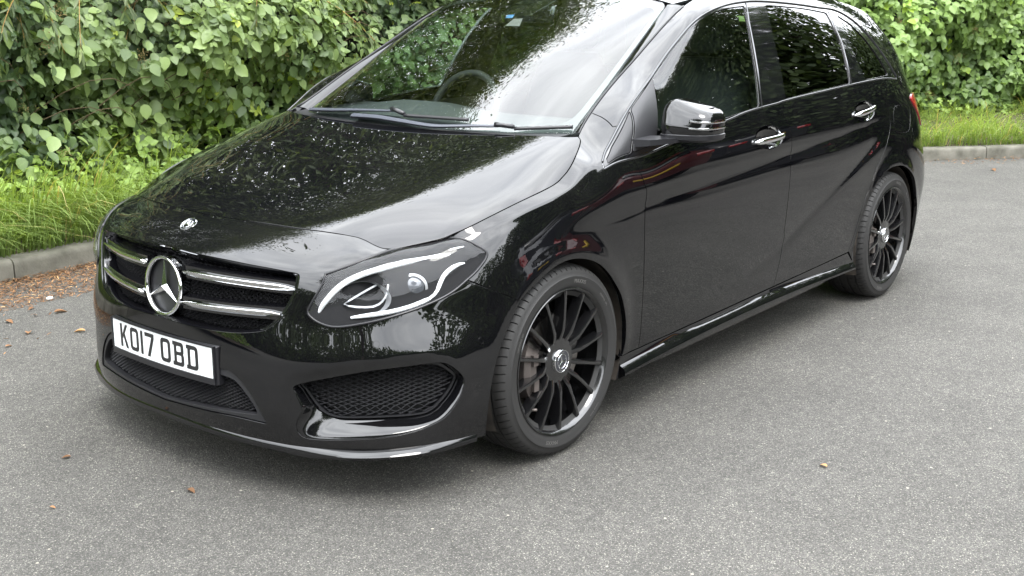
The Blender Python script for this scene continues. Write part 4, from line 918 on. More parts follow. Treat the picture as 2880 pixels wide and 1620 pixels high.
# mirror ---------------------------------------------------------------
def door_mirror(side):
    e=empty('door_mirror',car); fl=np.array([1,side,1.])
    def put(b,name,m,ang=45):
        b.V=[tuple(np.array(v)*fl) for v in b.V]
        if side<0: b.F=[tuple(reversed(x)) for x in b.F]
        return autosmooth(b.obj(name,m,e),ang)
    def shell(z0,z1,scl,y0=.895,y1=1.035,n=40,shr=0):
        R=[]
        for i,t in enumerate(np.linspace(0,1,18)):
            z=z0+(z1-z0)*t
            top=math.sqrt(max(0,1-((max(0,t-.52))/.48)**2.4)) if t>.52 else 1
            bot=1 if t>.1 else .93+.7*t
            kk=top*bot; ring=[]
            for g in np.linspace(0,2*math.pi,n,endpoint=False):
                c_,s_=math.cos(g),math.sin(g); ex=lambda v,p: math.copysign(abs(v)**p,v)
                px_=ex(c_,.55)*.083*scl; py=ex(s_,.62)*.085*scl
                # lens side flatter, front tapers outward
                x=-.612+px_*(.75+.25*kk)-(.30*(py))*1.0; y=.960+py*(.55+.45*kk)-.0*t
                if px_>0: x-=max(0,(t-.3))*px_*.5
                ring.append((x,y,z-.009-.20*(py+.085)*t+.006*t))
            R.append(ring)
        return R
    b=B(); b.loft(shell(1.013,1.122,1.0),cap=True); put(b,'mirror_cap',M_paint,60)
    b=B(); b.loft([[(p[0],p[1],z) for p in shell(1.0,1.1,1.02*s_)[0]] for z,s_ in ((1.004,1.0),(1.002,1.03),(.987,1.02),(.980,.94),(.978,.8))],cap=True); put(b,'mirror_lower_shell',M_plast2,35)
    b=B(); b.loft([[(x,.845,z) for x,z in ((-.40,.964),(-.40,.992),(-.50,.996),(-.52,.964))],[(x,.90,z) for x,z in ((-.43,.970),(-.435,.990),(-.54,.996),(-.55,.970))],[(x,.96,z) for x,z in ((-.54,.978),(-.54,.993),(-.62,.996),(-.62,.978))]],cap=True); put(b,'mirror_arm',M_plast2,30)
    # indicator repeater strips
    for z,t0,t1 in ((1.068,.26,.98),(1.043,.10,.98)):
        ring=shell(1.013,1.128,1.012)[int((z-1.013)/.115*17)]; ring=[r__ for r__ in ring]; 
        ang=np.linspace(0,2*math.pi,40,endpoint=False); sel=[r__ for r__,a in zip(ring,ang) if .15<a<1.9]
        b=B(); b.tube(resamp(catmull(sel,n=3),.008),.0022,6,flat=1.8); put(b,'indicator_lens',M_silver)
    return e
door_mirror(1); em_=door_mirror(-1)
th=R_(-72); pv=np.array([-.47,-.86]); c_,s_=math.cos(th),math.sin(th)      # the far mirror is folded in
em_.rotation_euler=(0,0,th); em_.location=(pv[0]-(c_*pv[0]-s_*pv[1]),pv[1]-(s_*pv[0]+c_*pv[1]),0)
# --- wheels -------------------------------------------------------------
TR=.3165; 
def text_on_circle(txt,rad,hgt,start,y,name,parent,m,depth=.0006,step=None,outw=1):
    cu=bpy.data.curves.new('t','FONT'); cu.body=txt; cu.size=1; cu.resolution_u=2; cu.extrude=0.0
    ob=bpy.data.objects.new('t',cu); COL.objects.link(ob); dg=bpy.context.evaluated_depsgraph_get(); me=bpy.data.meshes.new_from_object(ob.evaluated_get(dg))
    V=np.zeros(len(me.vertices)*3); me.vertices.foreach_get('co',V); V=V.reshape(-1,3); F=[tuple(p.vertices) for p in me.polygons]
    bpy.data.objects.remove(ob); bpy.data.curves.remove(cu); bpy.data.meshes.remove(me)
    s=hgt/.7; out=[]
    for p in V:
        a=start+(p[0]*s/rad)*outw*1.0; r__=rad+p[1]*s*outw-(0 if outw>0 else 0)
        out.append((-r__*math.cos(a)*-1,y+depth,r__*math.sin(a)))
    return mk(name,out,F,m,parent,False)
def build_wheel():
    w=empty('wheel',car)
    # tyre: radius/lateral profile (y rel. to wheel centre plane, outer +), with circumferential grooves
    prof=[(.214,.086),(.2395,.104),(.243,.107),(.252,.1105),(.262,.1125),(.272,.1135),(.2765,.1150),(.2795,.1148),(.282,.1118),(.291,.1095),(.298,.1060),(.3045,.1005),(.3095,.0930),(.3125,.0840),(.3145,.072),(.3150,.0655),(.3085,.0645),(.3085,.0595),(.3155,.0585),(.3163,.040),(.3165,.0265),(.309,.0255),(.309,.0165),(.3165,.0155),(.3165,.0)]
    half=prof+[(r__,-y) for r__,y in prof[::-1][1:]]
    NSP=72; R=[]; 
    for i in range(NSP):
        a0=2*math.pi*i/NSP; da=2*math.pi/NSP
        for j,fr_ in enumerate((0,.45,.83,.86,.955,.985)):
            slit=j in(3,4)
            R.append([])
            for r__,y in half:
                yy=abs(y); rr__=r__
                a=a0+da*fr_+ (.35*da*math.sin((yy-.066)*40) if yy>.066 else .0)
                if slit and ((.0665<yy<.1055 and r__>.298) ): rr__=r__-.0055*min(1,(.1065-yy)/.006)
                if slit and .028<yy<.057 and r__>.31: rr__=r__-.004
                R[-1].append((rr__*math.cos(a),y,rr__*math.sin(a)))
    R.append(R[0]); b=B(); b.loft(R,closed=False); o=b.obj('tyre',M_rubber,w); autosmooth(o,38)
    o.data.materials.append(M_letter)
    text_on_circle('MAXXIS',.2585,.0125,R_(98),.1128,'tyre_lettering',w,M_letter); text_on_circle('PREMITRA  HP5',.2615,.0065,R_(133),.1136,'tyre_lettering',w,M_letter)
    text_on_circle('MAXXIS',.2585,.0125,R_(278),.1128,'tyre_lettering',w,M_letter); text_on_circle('225/40 R18 92Y',.2615,.0065,R_(20),.1136,'tyre_lettering',w,M_letter)
    text_on_circle('TUBELESS  RADIAL',.2615,.0050,R_(225),.1136,'tyre_lettering',w,M_letter); 
    # rim
    rp=[(.2385,.100),(.2425,.107),(.2430,.1095),(.2405,.1115),(.2370,.1095),(.2330,.1030),(.2290,.098),(.2255,.090),(.2240,.070),(.2200,.045),(.2150,.030),(.2100,-.03),(.2150,-.07),(.2380,-.095)]
    N_=96; b=B(); b.loft([[(r__*math.cos(2*math.pi*i/N_),y,r__*math.sin(2*math.pi*i/N_)) for i in range(N_)] for r__,y in rp]); autosmooth(b.obj('rim',M_rim,w),45)
    # spokes (one mesh, copied)
    def sect(r__,w0,w1,y0,d): # front half width, back half width, front y, depth
        return [(r__,y0,-w0),(r__,y0+.0012,-w0*.55),(r__,y0+.0012,w0*.55),(r__,y0,w0),(r__,y0-.006,w0+.0012),(r__,y0-d,w1),(r__,y0-d,-w1),(r__,y0-.006,-w0-.0012)]
    secs=[(.050,.0085,.0115,.080,.03),(.066,.0085,.0105,.085,.035),(.085,.0078,.0095,.0925,.040),(.104,.0068,.0085,.0985,.042),(.14,.0058,.0080,.1010,.040),(.18,.0055,.0080,.1015,.036),(.212,.0058,.0095,.1010,.032),(.226,.0078,.013,.1000,.030),(.2325,.010,.017,.0985,.022)]
    b=B(); b.loft([sect(*s_) for s_ in secs],cap=True); 
    first=None
    for k_ in range(14):
        if first is None: first=autosmooth(b.obj('spoke',M_rim,w),22); o=first
        else: o=first.copy(); COL.objects.link(o)
        o.rotation_euler=(0,-(math.pi/2+k_*2*math.pi/14+.04),0)
    # hub with five bolt recesses
    P2=[(x,z) for x,z in [(.073*math.cos(a),.073*math.sin(a)) for a in np.linspace(0,2*math.pi,56,endpoint=False)]]
    def flatpatch(yv):
        return lambda a,b_: np.array([a,yv,b_])
    outer=np.array(P2); holes=[np.array([(.056*math.cos(c)+.0125*math.cos(a),.056*math.sin(c)+.0125*math.sin(a)) for a in np.linspace(0,2*math.pi,18,endpoint=False)]) for c in [math.pi/2+k_*2*math.pi/5 for k_ in range(5)]]
    pts=np.concatenate([outer]+holes); ed=[];s0=0;rg=[]
    for l_ in [outer]+holes:
        n=len(l_); ed+=[(s0+i,s0+(i+1)%n) for i in range(n)]; rg.append((s0,n)); s0+=n
    vo,_,fo,_,_,_=delaunay_2d_cdt([Vector(p) for p in pts],ed,[],0,1e-7); vo=np.array([tuple(v) for v in vo]); cen=np.array([vo[list(f_)].mean(0) for f_ in fo]); kk=inpoly(cen,outer)
    for l_ in holes: kk&=~inpoly(cen,l_)
    yf=lambda r__: .0855+.004*min(1,max(0,(.075-r__)/.04))
    b=B(); b.add([(v[0],yf(np.hypot(*v)),v[1]) for v in vo],[fo[i] for i in np.nonzero(kk)[0]])
    for (s1,n) in rg:
        ring=pts[s1:s1+n]; R=[[(p[0],yf(np.hypot(*p)),p[1]) for p in ring],[(p[0],yf(np.hypot(*p))-.032,p[1]) for p in ring]]; b.loft(R,cap=(s1>0))
    o=b.obj('hub',M_rim,w); autosmooth(o,30)
    for c in [math.pi/2+k_*2*math.pi/5 for k_ in range(5)]:
        b=B(); b.loft([[(.056*math.cos(c)+r__*math.cos(a),y,.056*math.sin(c)+r__*math.sin(a)) for a in np.linspace(0,2*math.pi,6 ,endpoint=False)] for r__,y in ((.0085,.055),(.0085,.070),(.006,.072))],cap=True); autosmooth(b.obj('wheel_bolt',M_disc,w),30)
    b=B(); rr_=lambda r__,y: [(r__*math.cos(a),y,r__*math.sin(a)) for a in np.linspace(0,2*math.pi,48,endpoint=False)]
    b.loft([rr_(.0385,.084),(rr_(.0385,.0965)),rr_(.037,.0985),rr_(.0355,.0985),rr_(.035,.0972)]); autosmooth(b.obj('cap_rim',M_chrome,w),40)
    b=B(); b.loft([rr_(.035,.0972),rr_(.0235,.0975)]); b.loft([rr_(.022,.0970),rr_(.0001,.0970)]); b.obj('hub_cap',M_badge,w)
    b=B(); b.loft([rr_(.0238,.0970),rr_(.0236,.0982),rr_(.0222,.0982),rr_(.022,.0968)]); b.obj('cap_ring',M_chrome,w)
    star_emblem('star',w,(0,.0972,0),(0,1,0),(.25,0,1),.0220,.0016,.001,ring=False)
    text_on_circle('MERCEDES',.0265,.0052,R_(35),.0977,'cap_lettering',w,M_chrome,.0003); text_on_circle('BENZ',.0318,.0052,R_(298),.0977,'cap_lettering',w,M_chrome,.0003,outw=-1)
    # valve
    a=R_(-38); b=B(); p=np.array([.205*math.cos(a),.080,.205*math.sin(a)]); q=p+np.array([-.012*math.cos(a),.035,-.012*math.sin(a)]); b.tube([p,p+(q-p)*.4],.006,10); b.tube([p+(q-p)*.4,q],.0042,10); b.obj('valve',M_alu,w)
    # brake disc
    b=B(); b.loft([rr_(.075,.052),rr_(.147,.052),rr_(.147,.030),rr_(.075,.030)]); b.loft([rr_(.075,.052),rr_(.073,.068),rr_(.01,.070)]); autosmooth(b.obj('brake_disc',M_disc,w),30)
    b=B(); R=[]
    for an in np.linspace(R_(150),R_(218),12):
        e_=1-.25*abs((an-R_(184))/R_(34))**3
        R.append([(r__*math.cos(an),y,r__*math.sin(an)) for r__,y in ((.100,.040),(.100,.070),(.118,.084*e_),(.146,.084*e_),(.163,.070),(.166,.045),(.166,.015),(.100,.015))])
    b.loft(R,cap=True); b.box((.135*math.cos(R_(166)),.088,.135*math.sin(R_(166))),(.012,.006,.018)); b.box((.135*math.cos(R_(203)),.086,.135*math.sin(R_(203))),(.012,.006,.018))
    cal=autosmooth(b.obj('brake_caliper',M_alu,w),35)
    for v in cal.data.vertices: v.co.x*=-1   # caliper sits at the leading edge
    cal.data.flip_normals(); return w
wh=build_wheel()
wh.location=(0,.776,TR)
def copy_wheel(x,side):
    q=empty('wheel',car,(x,side*.776,TR))
    if side<0: q.rotation_euler=(0,0,math.pi)
    for ch in wh.children:
        c=ch.copy(); COL.objects.link(c); c.parent=q
copy_wheel(-2.699,1); copy_wheel(0,-1); copy_wheel(-2.699,-1)
# arch liners and underbody
for cx in (0,-2.699):
    for s_ in (1,-1):
        b=B(); R=[]
        for y,r__ in ((.868,.352),(.80,.362),(.60,.37),(.50,.37),(.50,.05)):
            R.append([(cx+r__*math.cos(a),s_*y,.312+r__*math.sin(a)) for a in np.linspace(-.42,math.pi+.42,40)])
        b.loft(R,closed=False); autosmooth(b.obj('arch_liner',M_liner,car),60)
b=B(); b.box((-1.35,0,.26),(.95,.80,.06)); b.box((.25,0,.30),(.36,.50,.10)); b.box((-2.9,0,.32),(.40,.48,.10)); b.box((.62,0,.27),(.10,.34,.05)); b.box((-1.35,0,.5),(1.9,.50,.2)); b.obj('underbody',M_dark,car,smooth=False)
# dark box added in the engine bay so nothing shows through the gaps
b=B(); b.box((.25,0,.52),(.38,.50,.14)); b.obj('engine_bay_blocker',M_dark,car,smooth=False)
# --- interior -----------------------------------------------------------
b=B(); R=[]
for y in np.linspace(-.70,.70,29):
    hump=.028*math.exp(-((y+.36)/.17)**2)
    e_=max(0,abs(y)-.55)*.3
    R.append([(-.16-e_,y,.985),(-.40-e_,y,1.00+hump*.4),(-.60-e_,y,1.012+hump),(-.80,y,.995+hump*.8),(-.88,y,.94),(-.86,y,.75),(-.80,y,.45)])
b.loft(R,closed=False); autosmooth(b.obj('dashboard',M_cabin2,car),60)
b=B(); b.tube([(-.93+.0*math.cos(a)-.07*math.sin(a),-.37+.185*math.cos(a),.955+.175*math.sin(a)) for a in np.linspace(0,2*math.pi,40)],.0165,10,cap=False); b.tube([(-.93,-.37-.17,.955),(-.90,-.37,.94),(-.93,-.37+.17,.955)],.02,8); b.tube([(-.90,-.37,.94),(-.86,-.37,.84)],.03,8)
autosmooth(b.obj('steering_wheel',M_cabin,car),60)
def seat(x,y,wd=.25):
    e=empty('seat',car)
    b=B(); b.loft([[(x+dx,y+wd*s_*math.cos(g)**1,z+.06*math.sin(g)) for g in np.linspace(0,2*math.pi,16,endpoint=False)] for dx,z,s_ in ((.28,.60,.8),(.22,.62,1),(-.1,.58,1),(-.25,.56,.9))],cap=True); b.obj('seat_cushion',M_cabin,e)
    b=B(); b.loft([[(x-.25-t*.14+.06*math.sin(g),y+wd*s_*math.copysign(abs(math.cos(g))**.7,math.cos(g)),.58+t*.62) for g in np.linspace(0,2*math.pi,20,endpoint=False)] for t,s_ in ((0,.9),(.2,1),(.6,1),(.85,.85),(1,.55))],cap=True); b.obj('seat_back',M_cabin,e)
    b=B(); b.loft([[(x-.40-t*.03+.045*math.sin(g),y+.13*s_*math.copysign(abs(math.cos(g))**.7,math.cos(g)),1.22+t*.17) for g in np.linspace(0,2*math.pi,20,endpoint=False)] for t,s_ in ((0,.7),(.15,.95),(.6,1),(.9,.85),(1,.5))],cap=True); b.obj('head_restraint',M_cabin,e)
for y in (.37,-.37): seat(-1.35,y)
for y in (.40,-.40): seat(-2.25,y,.30)
b=B(); 
for s_ in (1,-1):
    b.loft([[(x,s_*.80,z) for x in (-.45,-1.4,-2.6)] for z in (.35,.98)],closed=False)
    b.loft([[(x,s_*y,z) for x,y,z in zip((-1.40,-1.46,-1.50),(.78,.73,.66),(1.0,1.2,1.42))],[(x-.12,s_*y,z) for x,y,z in zip((-1.40,-1.46,-1.50),(.78,.73,.66),(1.0,1.2,1.42))]],closed=False)
b.obj('door_cards',M_cabin,car,smooth=False)
b=B(); b.loft([[(x,y,z-.035) for y,z in ((-.53,1.44),(-.3,1.475),(0,1.485),(.3,1.475),(.53,1.44))] for x in (-1.12,-1.9,-2.9)],closed=False); b.obj('headlining',M_cabin,car)
b=B(); b.box((-2.90,0,.85),(.02,.56,.40)); b.obj('rear_bulkhead',M_cabin,car,smooth=False)
# rear-view mirror, camera pod, stickers on the windscreen
mm=empty('interior_mirror',car); b=B(); b.loft([[(-.93+.02*math.cos(g),y,1.385+.035*math.sin(g)) for g in np.linspace(0,2*math.pi,14,endpoint=False)] for y in (-.12,-.11,0,.11,.12)],cap=True); b.obj('mirror_body',M_gloss,mm)
pd=panel('camera_pod',W,mW,[(-.28,2.35),(.28,2.35),(.36,2.9),(-.36,2.9)],[],M_gloss,car,off=-.012,h=.03,gap=0,hem=.03)
def sticker(name,key,m): panel(name,W,mW,T[key],[],m,car,off=-.0035,h=.02,gap=0,hem=.0006)
sticker('windscreen_sticker','st1',M_stick); sticker('windscreen_sticker','st2',M_stick2)

# ============================ ground, kerb, verge =======================
KERB=np.array([(9.0,-1.3),(5,-2.0),(2.5,-2.42),(1.2,-2.58),(.05,-2.69),(-.5,-2.74),(-1.5,-2.90),(-2.8,-3.02),(-4.2,-2.85),(-5.6,-2.30),(-6.8,-1.60),(-7.9,-.84),(-8.8,-.15),(-11,1.55),(-15,4.7),(-20,8.6),(-27,14)])
KC=resamp(catmull(KERB,n=8),.15)
KT=np.gradient(KC,axis=0); KT/=np.linalg.norm(KT,axis=1)[:,None]; KN=np.stack([KT[:,1],-KT[:,0]],1)   # candidate normal
if KN[40]@np.array([0,-1.])<0: KN=-KN                       # points away from the road
KS=np.concatenate([[0],np.cumsum(np.linalg.norm(np.diff(KC,axis=0),axis=1))])
def kat(s,off):
    s=np.asarray(s,float); p=np.stack([np.interp(s,KS,KC[:,k]) for k in (0,1)],-1); n=np.stack([np.interp(s,KS,KN[:,k]) for k in (0,1)],-1)
    return p+n*np.asarray(off)[...,None]
def asphalt():
    m=mat('asphalt',(.13,.13,.13),.86); n,l,b=nodes(m); tc=n.new('ShaderNodeTexCoord'); co=tc.outputs['Object']
    def noise(s,d=3,r=.5):
        t=n.new('ShaderNodeTexNoise'); t.inputs['Scale'].default_value=s; t.inputs['Detail'].default_value=d; t.inputs['Roughness'].default_value=r; l.new(co,t.inputs['Vector']); return t.outputs['Fac']
    def voro(s,feat='F1'):
        t=n.new('ShaderNodeTexVoronoi'); t.inputs['Scale'].default_value=s; t.feature=feat; l.new(co,t.inputs['Vector']); return t
    def ramp(src,stops):
        c=n.new('ShaderNodeValToRGB'); e=c.color_ramp.elements
        while len(e)<len(stops): e.new(.5)
        for i,(p,v) in enumerate(stops): e[i].position=p; e[i].color=(*v,1) if hasattr(v,'__len__') else (v,v,v,1)
        l.new(src,c.inputs[0]); return c.outputs[0]
    def mix(a,b_,f_,mode='MULTIPLY'):
        x=n.new('ShaderNodeMix'); x.data_type='RGBA'; x.blend_type=mode
        for k_,v in (('Factor',f_),('A',a),('B',b_)):
            if hasattr(v,'links') : l.new(v,x.inputs[k_])
            else: x.inputs[k_].default_value=v if k_=='Factor' else (*v,1)
        return x.outputs['Result']
    v1=voro(290); wn=n.new('ShaderNodeTexWhiteNoise'); l.new(v1.outputs['Position'],wn.inputs['Vector'])
    stone=ramp(wn.outputs['Value'],[(0,(.074,.071,.064)),(.5,(.104,.100,.091)),(.85,(.155,.148,.134)),(.97,(.25,.238,.21)),(1,(.38,.36,.31))])
    gapm=ramp(v1.outputs['Distance'],[(.25,1.0),(.65,.55)])
    col=mix(stone,gapm,1.0)
    col=mix(col,ramp(noise(.45,6,.6),[(.30,.85),(.70,1.15)]),1.0)
    col=mix(col,ramp(noise(3.2,6,.6),[(.3,.86),(.7,1.12)]),1.0)
    col=mix(col,ramp(noise(28,4,.6),[(.3,.84),(.7,1.16)]),1.0)
    # sparse pale specks and grit
    v2=voro(17); w2=n.new('ShaderNodeTexWhiteNoise'); l.new(v2.outputs['Position'],w2.inputs['Vector'])
    a=n.new('ShaderNodeMath'); a.operation='LESS_THAN'; a.inputs[1].default_value=.075; l.new(v2.outputs['Distance'],a.inputs[0])
    c=n.new('ShaderNodeMath'); c.operation='GREATER_THAN'; c.inputs[1].default_value=.80; l.new(w2.outputs['Value'],c.inputs[0])
    d=n.new('ShaderNodeMath'); d.operation='MULTIPLY'; l.new(a.outputs[0],d.inputs[0]); l.new(c.outputs[0],d.inputs[1])
    e=n.new('ShaderNodeMath'); e.operation='MULTIPLY'; e.inputs[1].default_value=.6; l.new(d.outputs[0],e.inputs[0])
    col=mix(col,(.52,.48,.40),e.outputs[0],'MIX'); l.new(col,b.inputs['Base Color'])
    bp1=n.new('ShaderNodeBump'); bp1.inputs['Distance'].default_value=.004; bp1.inputs['Strength'].default_value=.9; bp1.invert=True; l.new(v1.outputs['Distance'],bp1.inputs['Height'])
    bp2=n.new('ShaderNodeBump'); bp2.inputs['Distance'].default_value=.006; bp2.inputs['Strength'].default_value=.6; l.new(noise(60,3),bp2.inputs['Height']); l.new(bp1.outputs[0],bp2.inputs['Normal']); l.new(bp2.outputs[0],b.inputs['Normal'])
    return m
def band(name,offs,zs,m,s0=0,s1=None,ds=.15,lump=0,smooth=True):
    s1=s1 or KS[-1]; ss=np.arange(s0,s1,ds); R=[]
    for o_,z in zip(offs,zs):
        P_=kat(ss,np.full(len(ss),o_)); R.append([(p[0],p[1],z+(lump*mnoise.noise(Vector((p[0]*1.3,p[1]*1.3,o_))) if lump else 0)) for p in P_])
    b=B(); b.loft(R,closed=False); return b.obj(name,m,None,smooth)
g=mk('road',[(-400,-400,0),(400,-400,0),(400,400,0),(-400,400,0)],[(0,1,2,3)],asphalt(),None,False); tag(g,kind='structure')
M_soil=mat('soil',(.05,.038,.025),.95); vary(M_soil,14,(.03,.024,.016),(.09,.07,.04))
o=band('verge_ground',[.115,.4,1.0,1.8,3.0,6,14,60],[.098,.13,.16,.2,.25,.3,.4,.5],M_soil,lump=.03,ds=.3); tag(o,kind='structure')
M_kerb=mat('kerb_concrete',(.30,.285,.25),.9,bump=(70,.6,.004)); cc=vary(M_kerb,7,(.07,.068,.052),(.20,.19,.16),detail=9,p0=.3,p1=.72)
# kerbstones: 0.9 m stones, each an object under the kerb
kerb=empty('kerb'); tag(kerb,kind='structure')
s=0.0; 
while s<KS[-1]-1:
    ss=np.linspace(s+.004,s+.911,8); R=[]
    js=random.uniform(-.002,.002)
    for o_,z in ((-.002,-.05),(0.0,.085),(.004,.103),(.014,.114),(.03,.118),(.118,.118),(.124,.112),(.124,-.05)):
        P_=kat(ss,np.full(8,o_)); R.append([(p[0],p[1],z+js) for p in P_])
    c0=kat(np.array([s+.45]),np.array([.06]))[0]
    if -12<c0[0]<3.2:
        b=B(); b.loft(R,closed=False)
        e0=[r__[0] for r__ in R]; e1_=[r__[-1] for r__ in R]; b.add(e0,[tuple(range(len(e0)))]); b.add(e1_,[tuple(range(len(e1_)))[::-1]])
        ob=autosmooth(b.obj('kerbstone',M_kerb,kerb),40)
    s+=.915
# ============================ foliage ===================================
def leafmat(name,c0,c1,trans=.35,rough=.42,yellow=None):
    m=bpy.data.materials.new(name); m.use_nodes=True; t=m.node_tree; t.nodes.clear(); l=t.links.new; n=t.nodes.new
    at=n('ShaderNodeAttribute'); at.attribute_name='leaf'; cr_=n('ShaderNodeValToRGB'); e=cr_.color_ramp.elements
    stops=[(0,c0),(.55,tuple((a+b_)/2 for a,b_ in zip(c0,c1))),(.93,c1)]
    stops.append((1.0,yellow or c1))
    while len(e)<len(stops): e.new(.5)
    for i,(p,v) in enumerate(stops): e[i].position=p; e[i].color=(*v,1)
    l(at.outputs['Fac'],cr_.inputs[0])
    tc=n('ShaderNodeTexCoord'); no=n('ShaderNodeTexNoise'); no.inputs['Scale'].default_value=40; no.inputs['Detail'].default_value=3; l(tc.outputs['Object'],no.inputs['Vector'])
    mr=n('ShaderNodeMapRange'); mr.inputs['To Min'].default_value=.78; mr.inputs['To Max'].default_value=1.22; l(no.outputs['Fac'],mr.inputs['Value'])
    mu=n('ShaderNodeMix'); mu.data_type='RGBA'; mu.blend_type='MULTIPLY'; mu.inputs['Factor'].default_value=1; l(cr_.outputs[0],mu.inputs['A']); l(mr.outputs[0],mu.inputs['B'])
    pb=n('ShaderNodeBsdfPrincipled'); pb.inputs['Roughness'].default_value=rough; pb.inputs['Specular IOR Level'].default_value=.4; l(mu.outputs['Result'],pb.inputs['Base Color'])
    tr=n('ShaderNodeBsdfTranslucent'); g_=n('ShaderNodeMix'); g_.data_type='RGBA'; g_.blend_type='MULTIPLY'; g_.inputs['Factor'].default_value=1; g_.inputs['B'].default_value=(1.5,1.45,.6,1); l(mu.outputs['Result'],g_.inputs['A']); l(g_.outputs['Result'],tr.inputs[0])
    ms=n('ShaderNodeMixShader'); ms.inputs[0].default_value=trans; ou_=n('ShaderNodeOutputMaterial'); l(pb.outputs[0],ms.inputs[1]); l(tr.outputs[0],ms.inputs[2]); l(ms.outputs[0],ou_.inputs[0]); MATS[name]=m; return m
def tmpl(kind):
    """leaf template in unit length along +y, face normal +z: (verts, tris)"""
    if kind=='bramble':
        L_=[(0,0),(.13,.04),(.27,.13),(.36,.27),(.39,.42),(.36,.57),(.28,.71),(.17,.84),(.06,.95),(0,1.0)]
    elif kind=='ivy':
        L_=[(0,0),(.17,-.06),(.32,-.01),(.41,.13),(.41,.30),(.34,.48),(.23,.66),(.10,.84),(0,1.0)]
    elif kind=='willow':
        L_=[(0,0),(.05,.15),(.075,.4),(.06,.7),(0,1.0)]
    elif kind=='coarse':
        L_=[(0,0),(.3,.3),(.25,.7),(0,1.0)]
    V=[];n=len(L_)
    mid=[(0,y,-.05*math.sin(math.pi*y)*0-.10*y*y) for _,y in L_]
    rt=[]; lf=[]
    for i,(x,y) in enumerate(L_[1:-1]): 
        j=1+(.055 if (i%2) else -.045)*(kind in('bramble',)); rt.append((x*j,y,.11*x/.4-.10*y*y)); lf.append((-x*j,y,.11*x/.4-.10*y*y))
    V=[mid[0]]+[(0,max(0.02,y),-.10*y*y) for x,y in L_[1:-1]]+[mid[-1]]; m_=len(V); V=V+rt+lf; F=[]
    R0=m_; L0=m_+len(rt); k_=len(rt)
    F.append((0,R0,1)); F.append((0,1,L0))
    for i in range(k_-1):
        F.append((1+i,R0+i,R0+i+1)); F.append((1+i,R0+i+1,2+i)); F.append((1+i,L0+i+1,L0+i)); F.append((1+i,2+i,L0+i+1))
    F.append((k_,R0+k_-1,k_+1)); F.append((k_,k_+1,L0+k_-1))
    return np.array(V),np.array(F)
TM={k_:tmpl(k_) for k_ in ('bramble','ivy','willow','coarse')}
TM['lance']=(np.array([(0,0,0),(.11,.45,.02),(0,1.,-.08),(-.11,.45,.02)]),np.array([(0,1,2),(0,2,3)]))
TM['oval']=(np.array([(0,0,0),(.33,.35,.03),(.22,.8,0),(0,1.,-.06),(-.22,.8,0),(-.33,.35,.03)]),np.array([(0,1,2),(0,2,3),(0,3,4),(0,4,5)]))
def frames(nrm,rng,droop=.6):
    """random in-plane direction biased downwards; returns y axis, z axis, x axis arrays"""
    n=nrm/np.linalg.norm(nrm,axis=1)[:,None]
    d=rng.normal(size=n.shape)*.8; d[:,2]-=droop*1.2; d-=n*np.sum(d*n,1)[:,None]; d/=np.linalg.norm(d,axis=1)[:,None]+1e-9
    return d,n,np.cross(d,n)
def leaves(name,kind,P,nrm,size,m,parent,rng,val=None,droop=.6,tri=False):
    V0,F0=TM[kind]; 
    if tri: # trifoliate: three leaflets from one point
        d,n,x=frames(nrm,rng,droop); P3=[];N3=[];D3=[];S3=[];vv=[]
        val=rng.random(len(P)) if val is None else val
        for ang,sc in ((0,1.0),(1.25,.82),(-1.25,.82)):
            D=d*math.cos(ang)+x*math.sin(ang); P3.append(P+D*(size*.06)[:,None]); nn=n+rng.normal(size=n.shape)*.22+D*.05; nn-=0; D3.append(D); N3.append(nn/np.linalg.norm(nn,axis=1)[:,None]); S3.append(size*sc); vv.append(val+rng.normal(size=len(P))*.04)
        P=np.concatenate(P3);n=np.concatenate(N3);d=np.concatenate(D3);size=np.concatenate(S3);val=np.concatenate(vv)
        d=d-n*np.sum(d*n,1)[:,None]; d/=np.linalg.norm(d,axis=1)[:,None]; x=np.cross(d,n)
    else: d,n,x=frames(nrm,rng,droop); val=rng.random(len(P)) if val is None else val
    k_=len(V0); X=P[:,None,:]+size[:,None,None]*(V0[None,:,0,None]*x[:,None,:]+V0[None,:,1,None]*d[:,None,:]+V0[None,:,2,None]*n[:,None,:]*1.2)
    F=(F0[None]+ (np.arange(len(P))*k_)[:,None,None]).reshape(-1,3); X=X.reshape(-1,3)
    return bigmesh(name,X,F,m,parent,np.repeat(np.clip(val,0,1),k_))
def bigmesh(name,X,F,m,parent,val=None,smooth=True):
    me=bpy.data.meshes.new(name); me.vertices.add(len(X)); me.vertices.foreach_set('co',X.astype(np.float32).ravel()); w_=F.shape[1]
    me.loops.add(F.size); me.loops.foreach_set('vertex_index',F.astype(np.int32).ravel()); me.polygons.add(len(F)); me.polygons.foreach_set('loop_start',np.arange(0,F.size,w_,dtype=np.int32)); me.polygons.foreach_set('loop_total',np.full(len(F),w_,dtype=np.int32))
    me.polygons.foreach_set('use_smooth',np.full(len(F),smooth)); me.update(calc_edges=True)
    if val is not None:
        a=me.attributes.new('leaf','FLOAT','POINT'); a.data.foreach_set('value',val.astype(np.float32))
    me.materials.append(m); o=bpy.data.objects.new(name,me); COL.objects.link(o)
    if parent: o.parent=parent
    return o
def fnoise(P,s,seed=0):
    return np.array([mnoise.noise(Vector((float(p[0])*s+seed,float(p[1])*s,float(p[2])*s))) for p in P])
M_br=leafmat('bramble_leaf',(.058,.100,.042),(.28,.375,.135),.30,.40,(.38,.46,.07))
M_br2=leafmat('bramble_leaf_far',(.070,.120,.038),(.28,.41,.12),.32,.45,(.26,.38,.04))
M_low=leafmat('nettle_leaf',(.16,.25,.06),(.34,.47,.12),.38,.5,(.33,.42,.06))
